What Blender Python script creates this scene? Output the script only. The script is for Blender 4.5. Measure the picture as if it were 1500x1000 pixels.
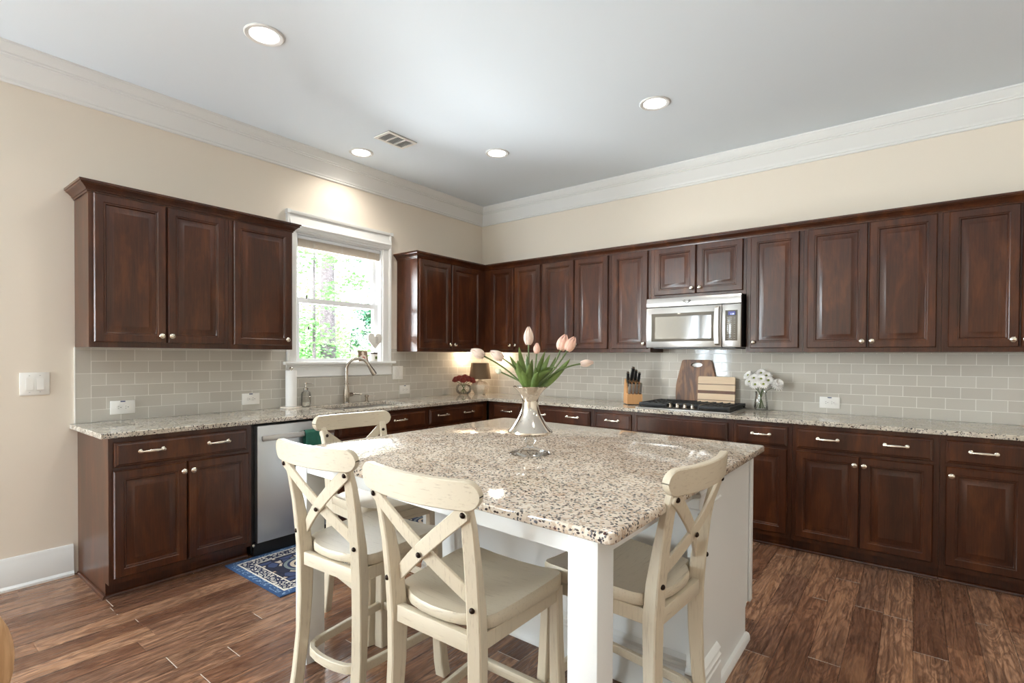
import bpy, bmesh, math, random
from mathutils import Vector, Matrix
for o in list(bpy.data.objects): bpy.data.objects.remove(o)
SC = bpy.context.scene
COL = SC.collection
random.seed(7)
R = math.radians

# ------------------------------------------------------------------ camera
def make_camera():
    yaw, pit, rol = R(37.8808), R(-0.704), R(0.2867)
    f = Vector((-math.sin(yaw)*math.cos(pit), math.cos(yaw)*math.cos(pit), math.sin(pit)))
    r = Vector((math.cos(yaw), math.sin(yaw), 0)); u = r.cross(f)
    r2 = r*math.cos(rol)+u*math.sin(rol); u2 = -r*math.sin(rol)+u*math.cos(rol)
    cd = bpy.data.cameras.new('camera'); co = bpy.data.objects.new('camera', cd); COL.objects.link(co)
    m = Matrix.Identity(4)
    for i in range(3): m[i][0] = r2[i]; m[i][1] = u2[i]; m[i][2] = -f[i]
    m[0][3], m[1][3], m[2][3] = 4.0227, -4.5886, 1.3362
    co.matrix_world = m
    cd.sensor_width = 36.0; cd.sensor_fit = 'HORIZONTAL'
    cd.lens = 756.4294/1500*36.0
    cd.shift_y = (530.99-500)/1500
    cd.clip_start = 0.02; cd.clip_end = 200
    SC.camera = co
make_camera()
# ------------------------------------------------------------------ view, world, daylight
SC.view_settings.view_transform = 'Standard'
SC.view_settings.look = 'None'
SC.view_settings.gamma = 1.0
SC.view_settings.exposure = 0.44
W = bpy.data.worlds.new('world'); SC.world = W; W.use_nodes = True
W.node_tree.nodes['Background'].inputs[0].default_value = (0.86, 0.94, 1.0, 1)
W.node_tree.nodes['Background'].inputs[1].default_value = 4.0
def light(name, kind, loc, rot, energy, color, **kw):
    d = bpy.data.lights.new(name, kind); d.energy = energy; d.color = color
    for k, v in kw.items(): setattr(d, k, v)
    o = bpy.data.objects.new(name, d); COL.objects.link(o); o.location = loc; o.rotation_euler = rot
    return o
light('sun', 'SUN', (10, 5, 20), (R(35), R(28), 0), 10.0, (1, .97, .9), angle=R(2))
# daylight through the tall windows of the wall behind the camera (they shine towards +y)
FRONT_WINDOWS = [(-2.45, -1.15), (-0.09, 0.19), (0.26, 0.60)]
WZ0, WZ1 = 0.25, 2.40
YF = -8.0
for x0, x1 in FRONT_WINDOWS:
    light('window_daylight', 'AREA', ((x0+x1)/2, YF-0.02, (WZ0+WZ1)/2), (R(112), 0, 0), 190*(x1-x0), (0.76, 0.89, 1.0),
          shape='RECTANGLE', size=x1-x0, size_y=WZ1-WZ0)
AY0, AY1 = -7.6, -6.0                               # unseen alcove window, added to light the cabinet fronts, shining towards +x
light('window_daylight', 'AREA', (-2.62, (AY0+AY1)/2, (WZ0+WZ1)/2), (0, R(-114), 0), 430, (0.76, 0.89, 1.0), shape='RECTANGLE', size=2.1, size_y=1.6)
light('window_daylight', 'AREA', (-0.30, -1.885, 1.80), (0, R(-116), 0), 85, (0.90, 0.96, 1.0), shape='RECTANGLE', size=1.0, size_y=0.9)

# ------------------------------------------------------------------ materials
def lin(r, g, b):
    f = lambda c: (c/255/12.92) if c/255 <= .04045 else ((c/255+.055)/1.055)**2.4
    return (f(r), f(g), f(b), 1)
class NT:
    def __init__(s, name):
        s.m = bpy.data.materials.new(name); s.m.use_nodes = True; s.t = s.m.node_tree
        s.b = s.t.nodes['Principled BSDF']
    def n(s, typ, props=None, **ins):
        nd = s.t.nodes.new(typ)
        for k, v in (props or {}).items(): setattr(nd, k, v)
        for k, v in ins.items():
            key = int(k[1:]) if k[0] == '_' and k[1:].isdigit() else k.replace('_', ' ')
            s.set(nd.inputs[key], v)
        return nd
    def set(s, sock, v):
        if isinstance(v, bpy.types.NodeSocket): s.t.links.new(v, sock)
        elif isinstance(v, bpy.types.Node): s.t.links.new(v.outputs[0], sock)
        else: sock.default_value = v
    def bs(s, **ins):
        for k, v in ins.items(): s.set(s.b.inputs[k.replace('_', ' ')], v)
    def math(s, op, a, b=0.0, c=0.0):
        return s.n('ShaderNodeMath', {'operation': op}, _0=a, _1=b, _2=c).outputs[0]
    def obj(s): return s.n('ShaderNodeTexCoord').outputs['Object']
    def mapping(s, vec, scale=(1, 1, 1), loc=(0, 0, 0), rot=(0, 0, 0)):
        return s.n('ShaderNodeMapping', None, Vector=vec, Scale=scale, Location=loc, Rotation=rot).outputs[0]
    def noise(s, vec, scale, detail=4, rough=.55, dist=0.0):
        return s.n('ShaderNodeTexNoise', None, Vector=vec, Scale=scale, Detail=detail, Roughness=rough, Distortion=dist).outputs['Fac']
    def ramp(s, fac, stops, interp='LINEAR'):
        r = s.n('ShaderNodeValToRGB', None, Fac=fac); cr = r.color_ramp; cr.interpolation = interp
        while len(cr.elements) < len(stops): cr.elements.new(.5)
        for e, (p, c) in zip(cr.elements, stops): e.position = p; e.color = c
        return r.outputs[0]
    def mix(s, fac, a, b, bt='MIX'):
        nd = s.n('ShaderNodeMix', {'data_type': 'RGBA', 'blend_type': bt})
        s.set(nd.inputs[0], fac); s.set(nd.inputs[6], a); s.set(nd.inputs[7], b)
        return nd.outputs[2]
    def bump(s, h, strength=.3, dist=.002):
        return s.n('ShaderNodeBump', None, Height=h, Strength=strength, Distance=dist).outputs[0]
    def sep(s, vec): return s.n('ShaderNodeSeparateXYZ', None, _0=vec).outputs
    def comb(s, x, y, z): return s.n('ShaderNodeCombineXYZ', None, _0=x, _1=y, _2=z).outputs[0]
def plain(name, col, rough=.5, metal=0.0, bumpy=0.0, bscale=200, var=0.0, **kw):
    t = NT(name); v = t.obj(); c = col
    nz = t.noise(v, bscale, 3)
    if var:
        c = t.mix(t.ramp(nz, [(.3, (0, 0, 0, 1)), (.7, (1, 1, 1, 1))]), tuple(x*(1-var) for x in col[:3])+(1,), tuple(min(1, x*(1+var)) for x in col[:3])+(1,))
    t.bs(Base_Color=c, Roughness=rough, Metallic=metal, **kw)
    if bumpy: t.bs(Normal=t.bump(nz, bumpy, .001))
    return t.m
def emit(name, col, s):
    t = NT(name); t.bs(Base_Color=col, Emission_Color=col, Emission_Strength=s); return t.m
def glass(name, tint=(1, 1, 1, 1), ior=1.45, boost=1.0):
    t = NT(name)
    fr = t.n('ShaderNodeFresnel', None, IOR=ior)
    tr = t.n('ShaderNodeBsdfTransparent', None, Color=tint)
    gl = t.n('ShaderNodeBsdfGlossy', None, Color=(1, 1, 1, 1), Roughness=.02)
    mx = t.n('ShaderNodeMixShader', None, _0=t.math('MULTIPLY', fr, boost)); t.set(mx.inputs[1], tr); t.set(mx.inputs[2], gl)
    t.set(t.t.nodes['Material Output'].inputs[0], mx)
    return t.m

def m_cherry():
    t = NT('dark_cherry_wood'); v = t.obj()
    a = t.noise(t.mapping(v, (9, 9, 2.2)), 1.0, 5, .6, .4)
    g = t.noise(t.mapping(v, (160, 160, 7)), 1.0, 3, .6)
    c = t.ramp(a, [(.28, lin(42, 18, 7)), (.52, lin(66, 31, 13)), (.75, lin(102, 57, 27))])
    c = t.mix(.18, c, t.ramp(g, [(.35, lin(34, 14, 7)), (.65, lin(104, 58, 31))]))
    t.bs(Base_Color=c, Roughness=.30, Coat_Weight=.30, Coat_Roughness=.14, Specular_IOR_Level=.4, Normal=t.bump(g, .05, .001))
    return t.m
def m_granite(name, base, lite, mids, dark, scale=1.0):
    t = NT(name); v = t.obj()
    w = t.n('ShaderNodeTexNoise', None, Vector=v, Scale=38.0*scale, Detail=3.0)
    v2 = t.n('ShaderNodeVectorMath', {'operation': 'ADD'}, _0=v, _1=t.n('ShaderNodeVectorMath', {'operation': 'SCALE'}, _0=w.outputs['Color'], Scale=.016/scale).outputs[0]).outputs[0]
    big = t.noise(v, 9*scale, 4, .6)
    c = t.mix(t.ramp(big, [(.35, (0, 0, 0, 1)), (.65, (1, 1, 1, 1))]), base, lite)
    va = t.n('ShaderNodeTexVoronoi', None, Vector=v2, Scale=105.0*scale)
    ra = t.sep(va.outputs['Color'])
    c = t.mix(t.math('MULTIPLY', t.math('GREATER_THAN', ra[0], .72), .55), c, mids)                       # tan and grey crystals
    vb = t.n('ShaderNodeTexVoronoi', None, Vector=v2, Scale=120.0*scale)
    rb = t.sep(vb.outputs['Color'])
    near = t.math('LESS_THAN', vb.outputs['Distance'], .42)
    grey = t.math('MULTIPLY', t.math('GREATER_THAN', rb[1], .70), near)
    c = t.mix(grey, c, lin(96, 94, 98))
    vd = t.n('ShaderNodeTexVoronoi', None, Vector=t.mapping(v2, (1, 1.35, 1.2), (3.3, 1.2, .7)), Scale=88.0*scale)
    rd = t.sep(vd.outputs['Color'])
    nd = t.math('LESS_THAN', vd.outputs['Distance'], .40)
    dk = t.math('MULTIPLY', t.math('GREATER_THAN', rd[2], .74), nd)
    c = t.mix(dk, c, dark)
    red = t.math('MULTIPLY', t.math('GREATER_THAN', rd[0], .96), nd)
    c = t.mix(red, c, lin(70, 30, 28))
    t.bs(Base_Color=c, Roughness=.07, Specular_IOR_Level=.5)
    return t.m
def m_tile(name, w, h, off, uoff):
    t = NT(name); s = t.sep(t.obj())
    vec = t.comb(t.math('ADD', s[0], uoff+w*40), t.math('ADD', s[2], h*12), 0.0)
    b = t.n('ShaderNodeTexBrick', {'offset': off, 'offset_frequency': 2, 'squash': 1.0}, Vector=vec, Color1=lin(190, 184, 173), Color2=lin(201, 196, 185), Mortar=lin(232, 229, 221),
            Scale=1.0, Mortar_Size=.0016, Mortar_Smooth=.1, Bias=0.0, Brick_Width=w, Row_Height=h)
    n = t.noise(vec, 14, 2)
    fac = b.outputs['Fac']
    t.bs(Base_Color=b.outputs['Color'], Specular_IOR_Level=.35, Roughness=t.math('MULTIPLY_ADD', fac, .5, .06),
         Normal=t.bump(t.math('SUBTRACT', t.math('MULTIPLY', n, .35), fac), .35, .0022))
    return t.m
def m_floor():
    t = NT('walnut_plank_floor'); s = t.sep(t.obj())
    Wd, Ln = .124, 1.05
    u = t.math('DIVIDE', t.math('ADD', s[0], 20.02), Wd); row = t.math('FLOOR', u); fu = t.math('FRACT', u)
    rr = t.n('ShaderNodeTexWhiteNoise', {'noise_dimensions': '1D'}, W=row).outputs['Value']
    vv = t.math('DIVIDE', t.math('ADD', t.math('ADD', s[1], 30.0), t.math('MULTIPLY', rr, 5.0)), Ln)
    idx = t.math('FLOOR', vv); fv = t.math('FRACT', vv)
    rnd = t.n('ShaderNodeTexWhiteNoise', {'noise_dimensions': '2D'}, Vector=t.comb(row, idx, 0.0))
    rs = t.sep(rnd.outputs['Color'])
    base = t.ramp(rs[0], [(0, lin(120, 84, 64)), (.4, lin(160, 116, 89)), (.75, lin(190, 146, 115)), (1, lin(144, 108, 88))])
    gv = t.comb(t.math('ADD', t.math('MULTIPLY', s[0], 7.0), t.math('MULTIPLY', rs[1], 40.0)), t.math('ADD', t.math('MULTIPLY', s[1], 1.25), t.math('MULTIPLY', rs[2], 40.0)), 0.0)
    g1 = t.noise(gv, 1.6, 3, .55, 1.4)
    rings = t.math('SINE', t.math('MULTIPLY', g1, 46.0))
    fine = t.noise(t.mapping(gv, (14, 3.0, 1)), 1.0, 4, .65, .3)
    blotch = t.noise(gv, .9, 4, .6, .6)
    c = t.mix(t.math('MULTIPLY', t.math('MULTIPLY_ADD', rings, .5, .5), .55), base, lin(72, 42, 26))
    c = t.mix(t.ramp(fine, [(.42, (0, 0, 0, 1)), (.62, (.7, .7, .7, 1))]), c, lin(76, 48, 34))
    c = t.mix(t.ramp(blotch, [(.5, (0, 0, 0, 1)), (.74, (.75, .75, .75, 1))]), c, lin(68, 48, 40))
    c = t.mix(t.ramp(blotch, [(.28, (.45, .45, .45, 1)), (.42, (0, 0, 0, 1))]), c, lin(196, 146, 108))
    du = t.math('MULTIPLY', t.math('MINIMUM', fu, t.math('SUBTRACT', 1.0, fu)), Wd)
    dv = t.math('MULTIPLY', t.math('MINIMUM', fv, t.math('SUBTRACT', 1.0, fv)), Ln)
    seam = t.math('LESS_THAN', du, .0011)
    c = t.mix(t.math('MULTIPLY', seam, .75), c, lin(36, 22, 16))
    endm = t.math('MULTIPLY', t.math('LESS_THAN', dv, .0016), t.math('GREATER_THAN', t.noise(t.obj(), 3.0, 1), .47))
    c = t.mix(t.math('MULTIPLY', endm, .8), c, lin(226, 216, 204))
    edge = t.math('MINIMUM', t.math('MULTIPLY', t.math('MINIMUM', du, dv), 200.0), 1.0)
    hgt = t.math('ADD', edge, t.math('MULTIPLY', g1, 1.6))
    t.bs(Base_Color=c, Roughness=t.math('MULTIPLY_ADD', fine, .22, .15), Normal=t.bump(hgt, .35, .003))
    return t.m
def m_paint(name, col, streak, amt, rough=.42, axis=2):
    t = NT(name); v = t.obj()
    sc = [170, 170, 170]; sc[axis] = 9
    n = t.noise(t.mapping(v, tuple(sc)), 1.0, 4, .7, .2)
    big = t.noise(v, 5, 3)
    f = t.math('MULTIPLY', t.ramp(n, [(.56, (0, 0, 0, 1)), (.72, (1, 1, 1, 1))]), amt)
    c = t.mix(t.math('MULTIPLY', big, .25), col, tuple(x*.88 for x in col[:3])+(1,))
    c = t.mix(f, c, streak)
    t.bs(Base_Color=c, Roughness=rough)
    return t.m
def m_rug():
    t = NT('blue_oriental_rug'); s = t.sep(t.obj())     # object origin at the rug centre
    hx, hy = .34, .80
    dx = t.math('SUBTRACT', hx, t.math('ABSOLUTE', s[0])); dy = t.math('SUBTRACT', hy, t.math('ABSOLUTE', s[1]))
    d = t.math('MINIMUM', dx, dy)
    sym = t.comb(t.math('ABSOLUTE', s[0]), t.math('ABSOLUTE', t.math('SUBTRACT', t.math('PINGPONG', t.math('ADD', s[1], 8.0), .24), .12)), 0.0)
    vo = t.n('ShaderNodeTexVoronoi', {'feature': 'DISTANCE_TO_EDGE'}, Vector=sym, Scale=17.0).outputs['Distance']
    vc = t.sep(t.n('ShaderNodeTexVoronoi', None, Vector=sym, Scale=17.0).outputs['Color'])
    body = t.ramp(vc[0], [(0, lin(196, 180, 160)), (.34, lin(38, 40, 58)), (.56, lin(118, 152, 136)), (.70, lin(172, 150, 130)), (.84, lin(58, 70, 104))], 'CONSTANT')
    body = t.mix(t.math('LESS_THAN', vo, .09), body, lin(24, 28, 52))
    # repeating round medallions down the middle
    py = t.math('SUBTRACT', t.math('PINGPONG', t.math('ADD', s[1], 8.0+.56), .27), .0)
    rad = t.math('SQRT', t.math('ADD', t.math('MULTIPLY', s[0], s[0]), t.math('MULTIPLY', py, py)))
    med = t.ramp(t.math('MULTIPLY', rad, 5.0), [(0, lin(190, 168, 146)), (.22, lin(28, 34, 60)), (.30, lin(196, 180, 158)), (.42, lin(32, 44, 80)), (.50, lin(120, 130, 130)), (.6, lin(26, 32, 60))], 'CONSTANT')
    body = t.mix(t.math('LESS_THAN', rad, .13), body, med)
    bn = t.n('ShaderNodeTexVoronoi', {'feature': 'DISTANCE_TO_EDGE'}, Vector=t.obj(), Scale=42.0).outputs['Distance']
    band = t.mix(t.math('LESS_THAN', bn, .16), lin(206, 200, 188), lin(24, 34, 66))
    blue = t.mix(t.math('GREATER_THAN', t.noise(t.obj(), 70, 2), .56), lin(50, 80, 120), lin(128, 154, 182))
    c = t.mix(t.math('LESS_THAN', d, .135), body, lin(222, 214, 200))
    c = t.mix(t.math('LESS_THAN', d, .127), c, band)
    c = t.mix(t.math('LESS_THAN', d, .060), c, lin(226, 220, 208))
    c = t.mix(t.math('LESS_THAN', d, .050), c, blue)
    c = t.mix(t.math('LESS_THAN', d, .012), c, lin(46, 76, 118))
    t.bs(Base_Color=c, Roughness=.9, Normal=t.bump(t.noise(t.obj(), 600, 2), .4, .001))
    return t.m
def m_brushed(name, col, rough, axis):
    t = NT(name); sc = [900, 900, 900]; sc[axis] = 6
    n = t.noise(t.mapping(t.obj(), tuple(sc)), 1.0, 2)
    t.bs(Base_Color=col, Metallic=1.0, Roughness=t.math('MULTIPLY_ADD', n, .12, rough-.06), Normal=t.bump(n, .03, .0005))
    return t.m
def m_grain(name, c1, c2, scale=(40, 40, 4), rough=.5, rings=18.0):
    t = NT(name); n = t.noise(t.mapping(t.obj(), scale), 1.0, 4, .6, .8)
    w = t.math('MULTIPLY_ADD', t.math('SINE', t.math('MULTIPLY', n, rings)), .5, .5)
    t.bs(Base_Color=t.mix(w, c1, c2), Roughness=rough)
    return t.m
def m_mercury():
    t = NT('mercury_glass'); v = t.obj()
    n = t.noise(v, 60, 4, .7)
    f = t.ramp(n, [(.60, (0, 0, 0, 1)), (.68, (1, 1, 1, 1))])
    t.bs(Base_Color=t.mix(t.math('MULTIPLY', f, .6), lin(222, 214, 202), lin(110, 95, 78)), Metallic=.95, Roughness=.10, Normal=t.bump(t.noise(v, 18, 2), .08, .004))
    return t.m
M = dict(
    cherry=m_cherry(),
    granite=m_granite('pale_granite', lin(188, 176, 158), lin(214, 206, 192), lin(150, 140, 128), lin(46, 42, 42)),
    granite_i=m_granite('cream_granite', lin(202, 186, 167), lin(223, 211, 194), lin(168, 138, 112), lin(58, 48, 46), 1.0),
    tile_l=m_tile('grey_subway_tile', .1512, .0754, .5, 3.667+.0756-3.744),
    tile_b=m_tile('grey_subway_tile_back', .1540, .0754, .5, -4.196),
    tile_e=m_tile('grey_edge_tile', .0768, .1508, 0.0, .0768-.0762*0),
    mercury_pale=plain('pale_mercury_glass', lin(226, 214, 196), .22, .45, var=.12, bscale=60),
    floor=m_floor(), rug=m_rug(), mercury=m_mercury(),
    wall=plain('beige_wall_paint', lin(233, 222, 206), .75, bumpy=.04, bscale=260),
    ceil=plain('white_ceiling_paint', lin(236, 244, 250), .9, bumpy=.03, bscale=240),
    trim=plain('white_trim_paint', lin(234, 234, 231), .35),
    island=plain('white_cabinet_paint', lin(228, 228, 225), .36),
    cream=m_paint('distressed_cream_paint', lin(208, 195, 172), lin(130, 102, 74), .5),
    creamx=m_paint('distressed_cream_paint_along', lin(208, 195, 172), lin(130, 102, 74), .42, axis=0),
    bronze=plain('dark_bronze', lin(46, 34, 28), .35, .8),
    nickel=plain('satin_nickel', lin(226, 218, 204), .22, 1.0),
    chrome=plain('brushed_nickel_faucet', lin(188, 180, 170), .20, 1.0),
    steel=m_brushed('brushed_steel', lin(200, 198, 195), .32, 0),
    steelv=m_brushed('brushed_steel_panel', lin(214, 219, 224), .36, 2),
    black=plain('black_plastic', lin(18, 18, 19), .35),
    iron=plain('black_cast_iron', lin(22, 22, 23), .5, bumpy=.1, bscale=300),
    mwglass=plain('dark_oven_glass', lin(112, 106, 96), .05, Specular_IOR_Level=.7),
    toe=plain('dark_toe_wood', lin(40, 17, 10), .4),
    white=plain('white_plastic', lin(240, 237, 230), .35),
    slot=plain('dark_slot', lin(60, 56, 52), .6),
    sticker=plain('blue_sticker', lin(54, 66, 108), .5),
    vinyl=plain('white_vinyl', lin(238, 240, 242), .3),
    blind=plain('off_white_blind', lin(216, 204, 188), .55),
    cord=plain('white_cord', lin(225, 220, 212), .7),
    tassel=plain('brown_tassel', lin(60, 44, 34), .5),
    glass=glass('clear_glass'),
    jar=glass('clear_jar_glass', (.985, .99, .985, 1), 1.45, .8),
    paper=plain('white_paper', lin(242, 240, 236), .9, bumpy=.2, bscale=300),
    marble=plain('pale_marble', lin(224, 216, 204), .2, var=.12, bscale=40),
    towel=plain('green_towel_cloth', lin(44, 100, 84), .95, bumpy=.6, bscale=420, var=.12),
    leaf=plain('tulip_leaf_green', lin(98, 118, 56), .45, var=.25, bscale=30),
    stem=plain('tulip_stem_green', lin(94, 110, 64), .5),
    dstem=plain('dark_stem_green', lin(70, 86, 40), .5, var=.2, bscale=60),
    petal=plain('pink_tulip_petal', lin(238, 186, 164), .5, var=.07, bscale=40, Subsurface_Weight=.15),
    petalp=plain('pale_tulip_petal', lin(232, 202, 184), .5, var=.07, bscale=40, Subsurface_Weight=.15),
    petalw=plain('white_green_tulip_petal', lin(226, 230, 206), .5, var=.06, bscale=40),
    rose=plain('red_rose_petal', lin(128, 42, 34), .6, var=.25, bscale=80),
    daisy=plain('white_daisy_petal', lin(248, 244, 238), .6),
    dcen=plain('daisy_centre', lin(128, 136, 50), .8),
    shade=plain('brown_linen_shade', lin(104, 84, 62), .9, bumpy=.4, bscale=500, var=.12),
    block=m_grain('honey_wood', lin(206, 156, 104), lin(190, 138, 88), (30, 30, 3), .5, 9),
    acacia=m_grain('acacia_wood', lin(152, 104, 64), lin(92, 58, 36), (12, 12, 2.4), .42, 20),
    maple=m_grain('maple_wood', lin(232, 204, 168), lin(222, 190, 152), (4, 40, 40), .45, 8),
    walnut=m_grain('walnut_wood', lin(112, 70, 42), lin(92, 54, 32), (4, 40, 40), .45, 8),
    oak=m_grain('oak_chair_wood', lin(214, 172, 128), lin(196, 152, 108), (60, 60, 6), .5, 14),
    display=emit('blue_display', lin(70, 72, 130), .35), digit=emit('display_digit', lin(200, 214, 255), 1.2),
    key=plain('grey_key', lin(150, 146, 140), .5),
    lens=emit('lamp_lens', (1.0, .93, .82, 1), 9.0),
    ltrim=plain('white_light_trim', lin(236, 236, 234), .4),
    ventd=plain('grey_duct', lin(120, 122, 124), .6),
    bark=plain('tree_bark', lin(98, 92, 98), .9, bumpy=.6, bscale=14, var=.3),
    fol1=plain('fresh_green_leaves', lin(126, 180, 114), .6, var=.3, bscale=3),
    fol2=plain('deep_green_leaves', lin(62, 124, 92), .6, var=.3, bscale=3),
    fol3=plain('pale_green_leaves', lin(160, 204, 140), .6, var=.25, bscale=3),
    ground=plain('bright_ground', lin(206, 206, 176), .95, var=.15, bscale=2),
    photo=plain('photo_print_brown', lin(120, 98, 78), .4, var=.3, bscale=90),
    photow=plain('photo_print_pale', lin(226, 210, 196), .4), photor=plain('photo_print_red', lin(170, 70, 58), .4),
    soapm=plain('clear_soap', lin(236, 230, 216), .3),
    scratch=plain('white_scuff', lin(225, 215, 205), .6),
)

# ------------------------------------------------------------------ mesh building
class MB:
    def __init__(s): s.v = []; s.f = []
    def add(s, vs, fs):
        k = len(s.v); s.v += [tuple(p) for p in vs]; s.f += [tuple(i+k for i in f) for f in fs]; return k
    def xf(s, mat, start=0):
        for i in range(start, len(s.v)): s.v[i] = tuple(mat @ Vector(s.v[i]))
        return s
    def box(s, x0, x1, y0, y1, z0, z1, b=0.0):
        if b <= 0:
            s.add([(x, y, z) for z in (z0, z1) for y in (y0, y1) for x in (x0, x1)],
                  [(0, 2, 3, 1), (4, 5, 7, 6), (0, 1, 5, 4), (2, 6, 7, 3), (0, 4, 6, 2), (1, 3, 7, 5)])
            return s
        bm = bmesh.new(); bmesh.ops.create_cube(bm, size=1)
        for v in bm.verts: v.co = Vector(((x0+x1)/2+v.co.x*(x1-x0), (y0+y1)/2+v.co.y*(y1-y0), (z0+z1)/2+v.co.z*(z1-z0)))
        bmesh.ops.bevel(bm, geom=bm.edges[:], offset=b, segments=2, profile=.5, affect='EDGES')
        s.add([v.co[:] for v in bm.verts], [[v.index for v in f.verts] for f in bm.faces] if not bm.verts.index_update() else []); bm.free()
        return s
    def rings(s, rings, cap0=True, cap1=True, closed=True):
        n = len(rings[0]); k = len(s.v)
        for r in rings: s.v += [tuple(p) for p in r]
        for i in range(len(rings)-1):
            for j in range(n if closed else n-1):
                a = k+i*n+j; b = k+i*n+(j+1) % n
                s.f.append((a, b, b+n, a+n))
        if cap0: s.f.append(tuple(k+j for j in reversed(range(n))))
        if cap1: s.f.append(tuple(k+(len(rings)-1)*n+j for j in range(n)))
        return s
    def lathe(s, prof, n=24, c=(0, 0, 0), cap=True):
        rs = [[(c[0]+r*math.cos(2*math.pi*j/n), c[1]+r*math.sin(2*math.pi*j/n), c[2]+z) for j in range(n)] for r, z in prof]
        return s.rings(rs, cap, cap)
    def tube(s, pts, rad, n=10, cap=True):
        pts = [Vector(p) for p in pts]; m = len(pts)
        rad = rad if isinstance(rad, (list, tuple)) else [rad]*m
        up = None; rs = []
        for i, p in enumerate(pts):
            t = (pts[min(i+1, m-1)]-pts[max(i-1, 0)]).normalized()
            if up is None: up = t.orthogonal().normalized()
            up = (up - t*up.dot(t)).normalized(); sd = t.cross(up)
            rs.append([p+(up*math.cos(2*math.pi*j/n)+sd*math.sin(2*math.pi*j/n))*rad[i] for j in range(n)])
        return s.rings(rs, cap, cap)
    def bar(s, pts, side, ws, ts, b=0.0):
        # rectangular section swept on pts: width ws along 'side', thickness ts across it; b chamfers the section
        pts = [Vector(p) for p in pts]; m = len(pts); rs = []
        for i, p in enumerate(pts):
            t = (pts[min(i+1, m-1)]-pts[max(i-1, 0)]).normalized()
            sv = side[i] if isinstance(side, list) else side
            sv = Vector(sv); sv = (sv - t*sv.dot(t)).normalized(); nv = t.cross(sv)
            w = (ws[i] if isinstance(ws, (list, tuple)) else ws)/2; h = (ts[i] if isinstance(ts, (list, tuple)) else ts)/2
            q = [(w-b, -h), (w, -h+b), (w, h-b), (w-b, h), (-w+b, h), (-w, h-b), (-w, -h+b), (-w+b, -h)] if b else [(w, -h), (w, h), (-w, h), (-w, -h)]
            rs.append([p+sv*a+nv*c for a, c in q])
        return s.rings(rs)
    def prism(s, poly, lo, hi, axis=2):
        def P(a, b, c): return {2: (a, b, c), 1: (a, c, b), 0: (c, a, b)}[axis]
        r = [[P(a, b, c) for a, b in poly] for c in (lo, hi)]
        return s.rings(r)
    def sphere(s, c, r, sc=(1, 1, 1), n=12, m=8):
        prof = [(math.sin(math.pi*i/m), -math.cos(math.pi*i/m)) for i in range(m+1)]
        prof[0] = (.001, -1); prof[-1] = (.001, 1)
        rs = [[(c[0]+r*sc[0]*a*math.cos(2*math.pi*j/n), c[1]+r*sc[1]*a*math.sin(2*math.pi*j/n), c[2]+r*sc[2]*z) for j in range(n)] for a, z in prof]
        return s.rings(rs)
    def molding(s, path, prof, closed=False):
        # prof (out, z) swept along a plan path; 'out' is to the right of the walking direction, mitred at corners
        P = [Vector((a, b)) for a, b in path]; m = len(P); rs = []
        for i in range(m):
            d0 = (P[i]-P[i-1]).normalized() if i > 0 else None
            d1 = (P[i+1]-P[i]).normalized() if i < m-1 else None
            if d0 is None: d0 = d1
            if d1 is None: d1 = d0
            n0 = Vector((d0.y, -d0.x)); n1 = Vector((d1.y, -d1.x))
            nn = (n0+n1); nn = nn/max(nn.dot(n0), 1e-6) if nn.length > 1e-6 else n0
            rs.append([(P[i].x+nn.x*o, P[i].y+nn.y*o, z) for o, z in prof])
        return s.rings(rs)
    def panel(s, x0, x1, z0, z1, prof, yb=0.0):
        # a raised panel: nested rectangles (inset, depth); front towards -y
        rs = []
        for d, y in prof:
            rs.append([(x0+d, yb-y, z0+d), (x1-d, yb-y, z0+d), (x1-d, yb-y, z1-d), (x0+d, yb-y, z1-d)])
        return s.rings(rs)
    def slab(s, xs, ys, fill, z0, z1):
        nx, ny = len(xs)-1, len(ys)-1; idx = {}
        def V(i, j, z):
            k = (i, j, z)
            if k not in idx: idx[k] = len(s.v); s.v.append((xs[i], ys[j], z))
            return idx[k]
        ok = lambda i, j: 0 <= i < nx and 0 <= j < ny and fill(i, j)
        for i in range(nx):
            for j in range(ny):
                if not ok(i, j): continue
                s.f.append((V(i, j, z1), V(i+1, j, z1), V(i+1, j+1, z1), V(i, j+1, z1)))
                s.f.append((V(i, j, z0), V(i, j+1, z0), V(i+1, j+1, z0), V(i+1, j, z0)))
                if not ok(i-1, j): s.f.append((V(i, j, z0), V(i, j, z1), V(i, j+1, z1), V(i, j+1, z0)))
                if not ok(i+1, j): s.f.append((V(i+1, j, z0), V(i+1, j+1, z0), V(i+1, j+1, z1), V(i+1, j, z1)))
                if not ok(i, j-1): s.f.append((V(i, j, z0), V(i+1, j, z0), V(i+1, j, z1), V(i, j, z1)))
                if not ok(i, j+1): s.f.append((V(i, j+1, z0), V(i, j+1, z1), V(i+1, j+1, z1), V(i+1, j+1, z0)))
        return s
    def build(s, name, mat, parent=None, smooth=35, loc=None, rot=None):
        me = bpy.data.meshes.new(name); me.from_pydata(s.v, [], s.f); me.validate()
        bm = bmesh.new(); bm.from_mesh(me); bmesh.ops.recalc_face_normals(bm, faces=bm.faces); bm.to_mesh(me); bm.free()
        me.materials.append(mat)
        if smooth:
            for p in me.polygons: p.use_smooth = True
            me.set_sharp_from_angle(angle=R(smooth))
        o = bpy.data.objects.new(name, me); COL.objects.link(o)
        if parent is not None: o.parent = parent
        if loc is not None: o.location = loc
        if rot is not None: o.rotation_euler = rot
        return o
def tag(o, label, cat, group=None):
    o['label'] = label; o['category'] = cat
    if group: o['group'] = group
    return o
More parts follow.
